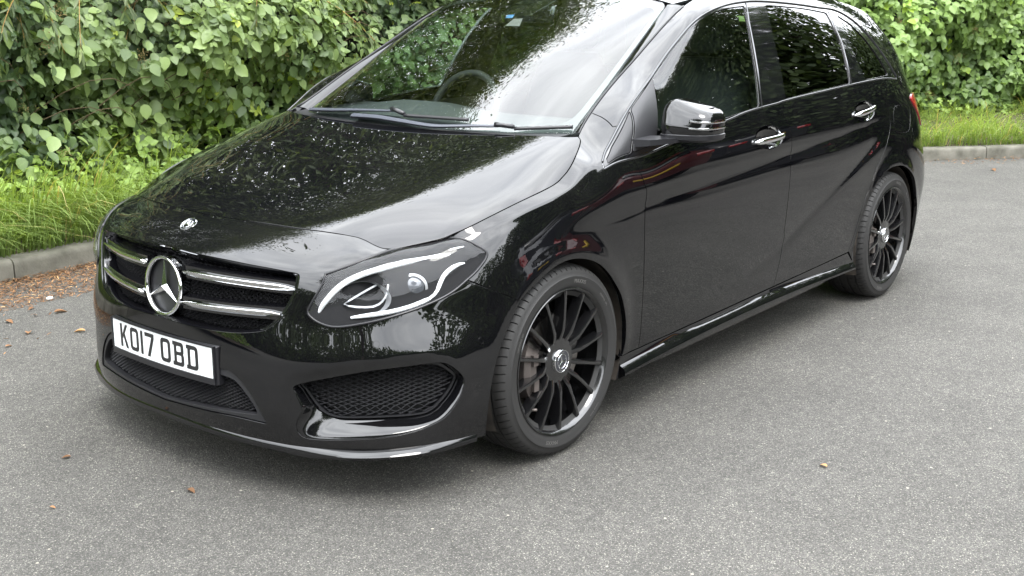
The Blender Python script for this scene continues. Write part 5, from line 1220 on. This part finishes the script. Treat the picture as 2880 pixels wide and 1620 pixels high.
M_wil=leafmat('willow_leaf',(.055,.085,.034),(.17,.215,.090),.35,.38,(.22,.27,.07))
M_far=leafmat('tree_leaf',(.03,.052,.018),(.085,.125,.035),.25,.6)
M_grass=leafmat('grass_blade',(.13,.20,.055),(.29,.39,.12),.35,.5,(.50,.42,.20))
M_stem=mat('bramble_stem',(.10,.07,.035),.8); M_stem2=mat('willow_twig',(.36,.21,.06),.6)
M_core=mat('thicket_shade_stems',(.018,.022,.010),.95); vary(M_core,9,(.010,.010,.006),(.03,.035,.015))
M_flower=mat('seed_head',(.25,.19,.07),.8)
HEDGE_H=2.15
def hprof(s,z):
    """offset of the hedge face behind the kerb line"""
    t=z/HEDGE_H
    base=np.interp(s,[0,6,13,18,22,40],[1.15,1.05,1.0,1.8,2.6,2.7])
    return base+.35*np.clip(.45-z,0,1)*1.2+1.05*np.clip(t-.55,0,1)**1.4*1.6
def hedge_points(n,s0,s1,z0,z1,dmin,dmax,rng,amp=.40,fr=.9):
    s=rng.uniform(s0,s1,n); z=rng.uniform(z0,z1,n)**1.0; q=np.stack([s*fr,z*fr*1.5,np.zeros(n)],1)
    o=hprof(s,z)+amp*fnoise(q,1.0,3)+amp*.45*fnoise(q,2.7,9); dep=rng.uniform(0,1,n)**1.6*(dmax-dmin)+dmin
    P2=kat(s,o+dep); P=np.column_stack([P2,z+.12]); nn=np.stack([np.interp(s,KS,-KN[:,0]),np.interp(s,KS,-KN[:,1])],1)
    eps=.12; g_s=(amp*fnoise(q+np.array([eps,0,0]),1.0,3)-amp*fnoise(q,1.0,3))/eps
    g_z=(amp*fnoise(q+np.array([0,eps,0]),1.0,3)-amp*fnoise(q,1.0,3))/eps
    T_=np.stack([np.interp(s,KS,KT[:,0]),np.interp(s,KS,KT[:,1])],1)
    N_=np.column_stack([nn+T_*g_s[:,None]*.8,.55+g_z*.9+.5*np.clip(z/HEDGE_H-.3,0,1)])
    N_+=rng.normal(size=N_.shape)*.33
    return P,N_,s,z,dep
rng=np.random.default_rng(11)
s_of=lambda x,y: KS[int(np.argmin((KC[:,0]-x)**2+(KC[:,1]-y)**2))]
SL0=s_of(8.6,-1.4); SL1=s_of(-4.8,-2.7); SR1=s_of(-17,6.3)
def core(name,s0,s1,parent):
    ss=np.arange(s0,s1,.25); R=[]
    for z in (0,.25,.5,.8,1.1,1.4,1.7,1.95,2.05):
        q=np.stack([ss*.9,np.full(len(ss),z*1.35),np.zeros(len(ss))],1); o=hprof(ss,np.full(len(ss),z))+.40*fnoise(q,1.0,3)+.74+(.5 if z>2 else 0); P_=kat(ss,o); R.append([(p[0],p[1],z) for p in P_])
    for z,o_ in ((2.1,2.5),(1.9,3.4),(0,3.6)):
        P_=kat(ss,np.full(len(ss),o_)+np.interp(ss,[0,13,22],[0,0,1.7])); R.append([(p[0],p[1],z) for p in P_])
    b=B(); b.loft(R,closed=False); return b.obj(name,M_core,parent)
# left bramble hedge (close): big leaves as their own parts, the rest massed
hl_=empty('bramble_hedge',None,(0,0,0)); tag(hl_,'dense bramble hedge with large toothed leaves in front of and left of the black car','hedge','bramble hedges behind the kerb')
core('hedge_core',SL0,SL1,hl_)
def patchy(P,s):  # paler and darker clumps of leaf colour, set by noise
    return np.clip(.45+.95*fnoise(P,1.0,21)+rng.normal(size=len(P))*.17,0,.92)
P,Nn_,s,z,dep=hedge_points(31000,SL0,SL1,.05,2.25,-.12,.75,rng); kp=(fnoise(P,2.1,71)>-.24)|(dep>.35); P,Nn_,s,z,dep=P[kp],Nn_[kp],s[kp],z[kp],dep[kp]
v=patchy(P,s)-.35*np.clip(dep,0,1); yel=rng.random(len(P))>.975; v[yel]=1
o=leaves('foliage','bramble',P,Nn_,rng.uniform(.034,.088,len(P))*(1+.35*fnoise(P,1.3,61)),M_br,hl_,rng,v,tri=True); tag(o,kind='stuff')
P,Nn_,s,z,dep=hedge_points(7000,SL0,SL1,.05,1.5,-.10,.35,rng)
o=leaves('foliage','ivy',P,Nn_,rng.uniform(.05,.085,len(P)),M_br,hl_,rng,patchy(P,s)*.8,droop=1.2); tag(o,kind='stuff')
# single large leaves on the face
V0,F0=TM['bramble']; bl=[]
for c_ in range(4):
    me=bpy.data.meshes.new('leaf'); me.from_pydata([tuple(p) for p in V0],[],[tuple(map(int,f_)) for f_ in F0]); me.polygons.foreach_set('use_smooth',[True]*len(me.polygons))
    a=me.attributes.new('leaf','FLOAT','POINT'); a.data.foreach_set('value',[.25+.2*c_]*len(me.vertices)); me.materials.append(M_br); me.update(); bl.append(me)
P,Nn_,s,z,dep=hedge_points(2600,s_of(1.2,-2.6),s_of(-3.6,-2.9),.25,1.75,-.20,-.06,rng)
kk=P[:,0]+.0*P[:,1]; order=rng.permutation(len(P)); d_,n_,x_=frames(Nn_,rng,.7); cnt=0
for i in order:
    c=P[i]; 
    # only leaves that stand in view of the car's near-side
    dirv=c-np.array([2.83,2.96,1.44]); zz=dirv@f
    u_=(dirv@r2)/zz*3222.6; v_=-(dirv@u2)/zz*3222.6
    if not(-1430<u_<-480 and -800<v_<-250): continue
    o=bpy.data.objects.new('leaf',bl[int(rng.integers(0,4))]); COL.objects.link(o); o.parent=hl_
    sz=rng.uniform(.055,.118)
    ax=np.stack([x_[i],d_[i],n_[i]],1)*sz; o.matrix_world=Matrix(((ax[0,0],ax[0,1],ax[0,2],c[0]),(ax[1,0],ax[1,1],ax[1,2],c[1]),(ax[2,0],ax[2,1],ax[2,2],c[2]),(0,0,0,1)))
    cnt+=1
    if cnt>=290: break
# arching stems and seed heads
b=B()
for i in range(90):
    s0=rng.uniform(SL0+1,SL1); z0=rng.uniform(.2,1.2); L_=rng.uniform(.4,1.0); pts=[]
    for t in np.linspace(0,1,7):
        o_=hprof(np.array([s0]),np.array([z0]))[0]+.15-.35*math.sin(t*2.2); p=kat(np.array([s0+L_*(t-.5)*.9]),np.array([o_]))[0]; pts.append((p[0],p[1],z0+.12+.35*math.sin(t*2.6)))
    b.tube(pts,[.004*(1-.6*t) for t in np.linspace(0,1,7)],5)
o=b.obj('stems',M_stem,hl_); tag(o,kind='stuff')
def seedheads(parent,n,s0,s1,name='seed_heads'):
    P,Nn_,s,z,dep=hedge_points(n,s0,s1,.3,1.6,-.22,-.10,rng); Xs=[];Fs=[];k_=0; oct_v=np.array([(1,0,0),(-1,0,0),(0,1,0),(0,-1,0),(0,0,1),(0,0,-1)])*.0035; oct_f=np.array([(0,2,4),(2,1,4),(1,3,4),(3,0,4),(2,0,5),(1,2,5),(3,1,5),(0,3,5)])
    for p in P:
        m_=int(rng.integers(25,60)); q=p+rng.normal(size=(m_,3))*np.array([.025,.025,.03])
        for w_ in q: Xs.append(w_+oct_v*rng.uniform(.7,1.5)); Fs.append(oct_f+k_); k_+=6
    o=bigmesh(name,np.concatenate(Xs),np.concatenate(Fs),M_flower,parent,None,False); tag(o,kind='stuff')
seedheads(hl_,26,s_of(1.2,-2.6),s_of(-3.6,-2.9))
# right bramble hedge (beyond the tail of the car)
hr_=empty('bramble_hedge'); tag(hr_,'leafy bramble hedge behind the tail of the black car at the right edge','hedge','bramble hedges behind the kerb')
core('hedge_core',SL1,SR1,hr_)
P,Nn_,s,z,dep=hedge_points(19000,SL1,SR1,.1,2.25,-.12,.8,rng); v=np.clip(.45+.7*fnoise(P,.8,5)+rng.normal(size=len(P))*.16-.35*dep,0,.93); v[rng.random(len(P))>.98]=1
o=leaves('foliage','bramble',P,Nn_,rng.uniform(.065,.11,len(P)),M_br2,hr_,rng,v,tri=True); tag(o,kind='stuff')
seedheads(hr_,14,s_of(-8,-.8),s_of(-12,2.3))
# low pale growth along the hedge foot
def low_band(name,n,s0,s1,o0,o1,z1,size,lab):
    s=rng.uniform(s0,s1,n); o_=rng.uniform(0,1,n)**.8*(o1-o0)+o0; base=np.interp(s,[0,6,13,18,22,40],[0,0,0,.8,1.6,1.7]); z=.12+rng.uniform(0,1,n)*z1*np.clip((o_-o0)/(o1-o0)+.25,0,1); P=np.column_stack([kat(s,o_+base),z])
    nn=np.column_stack([np.interp(s,KS,-KN[:,0])*.5,np.interp(s,KS,-KN[:,1])*.5,np.full(n,1.)])+rng.normal(size=(n,3))*.35
    v=np.clip(.5+.6*fnoise(P,1.6,31)+rng.normal(size=n)*.15,0,.95)
    o=leaves(name,'bramble',P,nn,rng.uniform(*size,n),M_low,None,rng,v,tri=True,droop=.2); tag(o,kind='stuff',label=lab); return o
low_band('ground_cover',5200,SL0,SL1,.38,1.25,.50,(.035,.075),None)
low_band('ground_cover',1500,SL1,SR1,.75,1.2,.40,(.04,.07),None)
# grass on the verge
def grass(name,n,s0,s1,o0,o1,h0,h1,wid,lean):
    s=rng.uniform(s0,s1,n); o_=rng.uniform(0,1,n)*(o1-o0)+o0; base=np.interp(s,[0,6,13,18,22,40],[0,0,0,.8,1.6,1.7])*np.clip((o_-.3)/.5,0,1)
    cl=fnoise(np.column_stack([s*2.2,o_*4,np.zeros(n)]),1.0,2); P=kat(s,o_+base*1.0); L_=rng.uniform(h0,h1,n)*np.clip(1+1.0*cl,.35,1.8)
    az=rng.uniform(0,2*np.pi,n); dx=np.cos(az)*.6-np.interp(s,KS,KN[:,0])*lean+.0; dy=np.sin(az)*.6-np.interp(s,KS,KN[:,1])*lean
    nrm=np.hypot(dx,dy); dx/=nrm;dy/=nrm; be=rng.uniform(.45,1.5,n); ts=np.array([0,.3,.6,.85,1.0]); K=len(ts); X=np.zeros((n,K*2,3))
    for k_,t in enumerate(ts):
        hz=L_*(t-.48*be*t**2.4); hx=L_*be*.75*t**1.9; w_=wid*(1-t**2)*.5+.0004
        px_=P[:,0]+dx*hx; py=P[:,1]+dy*hx; X[:,2*k_]=np.column_stack([px_-dy*w_,py+dx*w_,.10+hz]); X[:,2*k_+1]=np.column_stack([px_+dy*w_,py-dx*w_,.10+hz])
    F=[]
    for k_ in range(K-1): F+= [(2*k_,2*k_+1,2*k_+3),(2*k_,2*k_+3,2*k_+2)]
    F=(np.array(F)[None]+(np.arange(n)*2*K)[:,None,None]).reshape(-1,3)
    v=np.clip(.5+.7*cl+rng.normal(size=n)*.22,0,.92); v[rng.random(n)>.95]=1.0
    o=bigmesh(name,X.reshape(-1,3),F,M_grass,None,np.repeat(v,2*K)); tag(o,kind='stuff'); return o
grass('verge_grass',11500,s_of(4.5,-2.1),s_of(-4.2,-2.8),.07,.85,.22,.58,.0075,1.0)
grass('verge_grass',15000,s_of(-4.2,-2.8),s_of(-14,4),.12,1.1,.16,.42,.009,.6)
# ============================ willow ====================================
wt=empty('willow_tree',None,(-4.0,-6.4,0)); tag(wt,'willow with drooping twigs of narrow leaves over the hedge at the upper left','tree','trees beyond the hedge')
def limb(b,p0,p1,r0,r1,n=8,wob=.25):
    p0=np.array(p0,float);p1=np.array(p1,float); L_=np.linalg.norm(p1-p0); pts=[p0+(p1-p0)*t+np.array([mnoise.noise(Vector((t*3,p0[0],p0[1]+k_*7))) for k_ in range(3)])*wob*L_*.25*math.sin(math.pi*t) for t in np.linspace(0,1,n)]
    b.tube(pts,[r0+(r1-r0)*t for t in np.linspace(0,1,n)],8); return pts
M_bark=mat('bark',(.09,.07,.05),.9,bump=(25,.8,.02)); vary(M_bark,20,(.05,.04,.028),(.14,.115,.085))
def tree(root,tr,height,crown,nl,size,m,seed,kind='willow',twig=None,lo=.35,cone=1.0,name='crown'):
    rg=np.random.default_rng(seed); x0,y0=tr; b=B(); limb(b,(0,0,0),(.2,.1,height*.55),.22,.12); tips=[]
    for i in range(9):
        a=rg.uniform(0,6.28); z0=height*rg.uniform(.2,.5); e=(math.cos(a)*crown[0]*rg.uniform(.5,.85),math.sin(a)*crown[1]*rg.uniform(.5,.85),height*rg.uniform(.55,.9)); limb(b,(.1,.05,z0),e,.09,.025)
    b.obj('trunk',M_bark,root)
    # clumps in a shell-weighted ellipsoid
    nc=int(nl/70); cc=rg.normal(size=(nc,3)); cc/=np.linalg.norm(cc,axis=1)[:,None]; rad=rg.uniform(.45,1,nc)**.5
    C=cc*rad[:,None]*np.array(crown); C[:,2]=C[:,2]+height-crown[2]; C=C[C[:,2]>height*lo*.4]
    P=(C[rg.integers(0,len(C),nl)]+rg.normal(size=(nl,3))*np.array([.34,.34,.30])); 
    nn=rg.normal(size=(nl,3))+np.array([0,0,.6])+ (P-np.array([0,0,height*.6]))*.25
    v=np.clip(.45+.8*fnoise(P,.7,seed)+rg.normal(size=nl)*.15,0,.95)
    o=leaves(name,kind,P,nn,rg.uniform(size[0],size[1],nl),m,root,rg,v,droop=1.4); tag(o,kind='stuff'); return o
tree(wt,(0,0),10.6,(3.5,2.6,5.0),170000,(.11,.19),M_wil,5,lo=.15,kind='lance')
t2_=empty('willow_tree',None,(.9,-6.3,0)); tag(t2_,'second willow behind the hedge, nearest the left edge of the picture','tree','trees beyond the hedge'); tree(t2_,(0,0),10.4,(3.4,2.5,5.0),150000,(.11,.19),M_wil,8,lo=.15,kind='lance')
t3_=empty('broadleaf_tree',None,(5.6,-6.8,0)); tag(t3_,'dark broad-leaved tree beyond the hedge, outside the left edge of the picture','tree','trees beyond the hedge'); tree(t3_,(0,0),6.2,(2.7,2.2,3.0),26000,(.10,.16),M_far,12,kind='oval',lo=.2)
for (tx,ty,th,sd_) in ((-13.5,-3.2,5.2,31),(-16,1.8,5.4,32),(-10.5,-6.0,6.0,33)):
    tt=empty('broadleaf_tree',None,(tx,ty,0)); tag(tt,{31:'broad-leaved tree rising behind the right-hand bramble hedge, nearest the car tail',32:'broad-leaved tree rising behind the right-hand bramble hedge, furthest right',33:'broad-leaved tree beyond the hedge hidden behind the car roof'}[sd_],'tree','trees beyond the hedge'); tree(tt,(0,0),th,(2.6,2.4,2.6),26000,(.12,.20),M_far,sd_,kind='oval',lo=.2)
# drooping twigs over the hedge
b=B(); LP=[];LN=[];LD=[]
def twig(p0,dirx,L_,drop):
    p=np.array(p0,float); d=np.array(dirx,float); d/=np.linalg.norm(d); pts=[p.copy()]; n=int(L_/.05)
    for i in range(n):
        d=d+np.array([0,0,-drop*.05])+rng.normal(size=3)*.03; d/=np.linalg.norm(d); p=p+d*.05; pts.append(p.copy())
        for s_ in (1,-1):
            if rng.random()<.85:
                sd_=np.cross(d,[0,0,1.])*s_; ld=d*.75+sd_*.55+rng.normal(size=3)*.18+np.array([0,0,-.35]); LP.append(p.copy()); LD.append(ld/np.linalg.norm(ld))
    b.tube(pts,[.0035*(1-.75*i/len(pts)) for i in range(len(pts))],5)
for i in range(300):
    sx=rng.uniform(SL0+.5,SL1-.5); o_=hprof(np.array([sx]),np.array([1.4]))[0]+rng.uniform(-.35,.45); q=kat(np.array([sx]),np.array([o_]))[0]
    w_=1.15 if (-3.4<q[0]<.9) else .5
    z0=rng.uniform(1.45,2.5); twig((q[0],q[1],z0),(rng.normal()*.6,.55,-.2),rng.uniform(.35,.9)*w_,rng.uniform(.8,2.0))
o=b.obj('twigs',M_stem2,wt); o.matrix_parent_inverse=Matrix.Translation((4.0,6.4,0)); tag(o,kind='stuff')
LP=np.array(LP);LD=np.array(LD); V0,F0=TM['willow']; n=len(LP); up_=rng.normal(size=(n,3))+np.array([.3,.7,.8]); up_-=LD*np.sum(up_*LD,1)[:,None]; up_/=np.linalg.norm(up_,axis=1)[:,None]; xx=np.cross(LD,up_); sz=rng.uniform(.07,.12,n)
X=(LP[:,None,:]+sz[:,None,None]*(V0[None,:,0,None]*xx[:,None,:]*1.25+V0[None,:,1,None]*LD[:,None,:]+V0[None,:,2,None]*up_[:,None,:])).reshape(-1,3); F=(F0[None]+(np.arange(n)*len(V0))[:,None,None]).reshape(-1,3)
o=bigmesh('hanging_leaves',X,F,M_wil,wt,np.repeat(np.clip(rng.normal(.55,.25,n),0,1),len(V0))); o.matrix_parent_inverse=Matrix.Translation((4.0,6.4,0)); tag(o,kind='stuff')
# ============================ woodland on the camera side (seen in the paint) ======
Xs=[];Ns=[]
for i in range(34):
    ad_=-28+i*5.7+random.uniform(-2,2); a=R_(ad_); d_=random.uniform(17,22); cx,cy=math.cos(a)*d_,math.sin(a)*d_; hh=random.uniform(5.0,7.0)*(.55 if ad_<80 else 1); n=800 if ad_<80 else 1100
    q=RNG.normal(size=(n,3)); q/=np.linalg.norm(q,axis=1)[:,None]; q*=RNG.uniform(.6,1,n)[:,None]**.5*np.array([2.6,2.6,hh*.52]); q+=np.array([cx,cy,hh*.5]); Xs.append(q[q[:,2]>0]); 
P=np.concatenate(Xs); o=leaves('distant_woodland','coarse',P,RNG.normal(size=P.shape)+np.array([-.6,-.6,.5]),RNG.uniform(.28,.46,len(P)),M_far,None,RNG); tag(o,kind='stuff')
b=B(); R=[]
for z,o_ in ((0,20),(3.6,20.5),(4.0,22)):
    R.append([(math.cos(R_(a))*o_,math.sin(R_(a))*o_,z*(.45 if a<80 else 1)+ (z>0)*.8*mnoise.noise(Vector((a*.1,z,0)))) for a in range(-34,166,3)])
b.loft(R,closed=False); o=b.obj('woodland_shade',M_core,None); tag(o,kind='stuff')
FALLEN=[(0.959, 0.19, 0.035, 'small orange brown leaf lying alone on the asphalt in front of the number plate'),
 (0.161, -1.965, 0.06, 'tan leaf just beyond the orange litter, nearest the front bumper of the car'),
 (0.42, -1.726, 0.05, 'tan dry leaf on the asphalt left of the number plate, second below the litter'),
 (0.235, -1.578, 0.05, 'pale brown leaf on the asphalt close beside the left end of the front bumper'),
 (0.174, -2.127, 0.04, 'narrow orange leaf at the outer edge of the kerbside litter'),
 (0.382, -1.998, 0.05, 'broken tan leaf at the left edge of the picture, below the litter'),
 (0.58, -1.619, 0.03, 'short tan leaf fragment lowest at the left edge of the picture'),
 (-0.448, 1.598, 0.03, 'tiny brown leaf on open asphalt far right of the front wheel'),
 (1.048, -0.309, 0.03, 'tiny brown leaf on the asphalt below the left end of the front splitter'),
 (-7.764, -0.136, 0.08, 'yellowish leaf on the far asphalt near the right edge, short of the kerb'),
 (1.29, -0.011, 0.02, 'speck of dry leaf at the lower left corner of the asphalt')]
for i in range(11):       # close wall of tall trees round the near side towards the rear
    a=R_(116+i*4.9); d_=15.5+random.uniform(-.6,.6); cx,cy=math.cos(a)*d_,math.sin(a)*d_; hh=random.uniform(9.2,10.6)+(3.0 if i>=4 else 0); n=9500
    q=RNG.normal(size=(n,3)); q/=np.linalg.norm(q,axis=1)[:,None]; q*=RNG.uniform(.45,1,n)[:,None]**.5*np.array([2.2,2.2,hh*.52]); q+=np.array([cx,cy,hh*.5]); q=q[q[:,2]>.2]
    te=empty('broadleaf_tree',None,(cx,cy,0)); tag(te,'tree '+['first','second','third','fourth','fifth','sixth','seventh','eighth','ninth','tenth','last'][i]+' in the row of tall trees across the car park','tree','trees across the car park')
    o=leaves('crown','oval',q-np.array([cx,cy,0]),RNG.normal(size=q.shape)+np.array([.5,-.6,.5]),RNG.uniform(.15,.26,len(q)),M_far,te,RNG); tag(o,kind='stuff')
    b=B(); limb(b,(0,0,0),(.2,.1,hh*.6),.24,.1); b.obj('trunk',M_bark,te)
nt_=empty('broadleaf_tree',None,(8.6,6.4,0)); tag(nt_,'tall tree with a high clear stem in front of the car, behind the camera','tree')
rg=np.random.default_rng(77); n=30000; q=rg.normal(size=(n,3)); q/=np.linalg.norm(q,axis=1)[:,None]; q*=rg.uniform(.35,1,n)[:,None]**.5*np.array([4.2,4.2,2.9]); q+=np.array([0,0,6.2])+rg.normal(size=(n,3))*.3
o=leaves('crown','oval',q,rg.normal(size=q.shape)+np.array([-.4,-.4,.5]),rg.uniform(.16,.27,n),M_far,nt_,rg); tag(o,kind='stuff')
b=B(); limb(b,(0,0,0),(.3,.1,6.0),.2,.12); [limb(b,(.15,0,3.4),(3*math.cos(t),3*math.sin(t),6.4),.09,.03) for t in (0,1.3,2.6,3.9,5.2)]; b.obj('trunk',M_bark,nt_)
# parked cars across the bay, seen only as reflections in the doors
def parked_car(x,y,rot,col,lab):
    e=empty('parked_car',None,(x,y,0)); e.rotation_euler=(0,0,rot); tag(e,lab,'car','cars parked across the bay')
    M_c=mat('parked_car_paint',col,.3,0,.8)
    secs=[(-2.15,.72,.62,.62,.80),(-2.1,.80,.30,.95,.98),(-1.7,.86,.22,1.02,1.25),(-1.2,.88,.20,1.02,1.46),(-.2,.88,.20,1.0,1.48),(.6,.88,.20,.98,1.30),(1.15,.87,.20,.96,1.0),(1.8,.83,.24,.80,.84),(2.1,.72,.32,.66,.70)]
    b=B(); b.loft([[(x_,s_*w_,z_) for s_,w_,z_ in ((1,w,lo),(1,w*1.02,(lo+be)/2),(1,w,be),(1,w*.74,to),(-1,w*.74,to),(-1,w,be),(-1,w*1.02,(lo+be)/2),(-1,w,lo))] for x_,w,lo,be,to in secs],cap=True); autosmooth(b.obj('body',M_c,e),35)
    for s_ in (1,-1):
        b=B(); b.loft([[(-1.75,s_*.885,1.04),(-1.35,s_*.72,1.38)],[(.5,s_*.895,1.02),(.2,s_*.72,1.36)],[(1.0,s_*.88,1.0),(.9,s_*.80,1.08)]],closed=False); b.obj('side_window',M_gloss,e)
        for wx in (-1.35,1.3):
            b=B(); b.loft([[(wx+r_*math.cos(a),s_*y_,.32+r_*math.sin(a)) for a in np.linspace(0,2*math.pi,28,endpoint=False)] for r_,y_ in ((.2,.68),(.32,.70),(.32,.88),(.22,.90),(.01,.88))]); b.obj('wheel',M_rubber,e)
        b=B(); b.box((-2.10,s_*.68,.86),(.05,.12,.09)); b.obj('tail_lamp',M_red,e)
    b=B(); b.box((-1.86,0,1.18),(.02,.56,.16),np.array([[.85,0,.5],[0,1,0],[-.5,0,.85]])); b.obj('rear_window',M_gloss,e)
    b=B(); b.box((-2.165,0,.72),(.006,.26,.056)); b.obj('number_plate',mat('plate_yellow',(.75,.48,.03),.5),e)
parked_car(-11.2,7.2,R_(118),(.012,.013,.018),'dark car parked across the bay, nearest the tail of the black hatchback')
parked_car(-7.0,6.6,R_(116),(.085,.006,.010),'red car parked across the bay behind the camera')
parked_car(-3.6,6.4,R_(110),(.010,.012,.02),'dark blue car parked across the bay behind the camera')
# ============================ litter ====================================
M_lit=leafmat('dry_litter',(.085,.042,.020),(.34,.18,.085),.1,.8,(.55,.36,.16))
def litter(n,s0,s1,o0,o1,z,size):
    s=rng.uniform(s0,s1,n); o_=-(rng.uniform(0,1,n)**1.5)*(o1-o0)-o0; P=np.column_stack([kat(s,o_),np.full(n,z)+rng.uniform(0,.02,n)*np.clip(1+(o_+o0)/(o1-o0),0,1)]); nn=np.column_stack([rng.normal(size=n)*.35,rng.normal(size=n)*.35,np.ones(n)])
    o=leaves('leaf_litter','willow',P,nn,rng.uniform(*size,n),M_lit,None,rng,droop=0); tag(o,kind='stuff')
litter(17000,s_of(1.6,-2.5),s_of(-2.2,-2.9),.0,.50,.004,(.010,.034)); litter(1500,s_of(-2.2,-2.9),s_of(-14,4),.0,.30,.006,(.02,.06))
litter(160,s_of(1.6,-2.5),s_of(-2.2,-2.9),.3,1.1,.006,(.02,.06))
b=B(); R=[]
V0,F0=TM['bramble']; cols=[.2,.45,.7,.95]
me=[]
for c_ in cols:
    m_=bpy.data.meshes.new('fallen_leaf'); vv=V0.copy(); vv[:,2]=vv[:,2]*1.2+.10*np.abs(vv[:,0])+.05; m_.from_pydata([tuple(p) for p in vv],[],[tuple(map(int,f_)) for f_ in F0]); a=m_.attributes.new('leaf','FLOAT','POINT'); a.data.foreach_set('value',[c_]*len(vv)); m_.materials.append(M_lit); me.append(m_)
for i,(gx_,gy_,sz,lab) in enumerate(FALLEN):
    p=(gx_,gy_)
    o=bpy.data.objects.new('fallen_leaf',me[i%4]); COL.objects.link(o); o.location=(p[0],p[1],.004); o.scale=(sz*.7,sz,sz); o.rotation_euler=(0,0,1.3*i); tag(o,lab,'leaf','dry leaves fallen on the asphalt')
b=B(); b.loft([[(.018*s_*math.cos(a),.013*s_*math.sin(a),h_) for a in np.linspace(0,2*math.pi,10,endpoint=False)] for s_,h_ in ((.5,0),(.95,.004),(1,.009),(.8,.015),(.35,.018))],cap=True)
o=b.obj('pebble',mat('pale_stone',(.62,.60,.56),.8)); o.location=(0.044,-2.211,.001); tag(o,'small white pebble at the edge of the orange leaf litter, left of the car','stone')
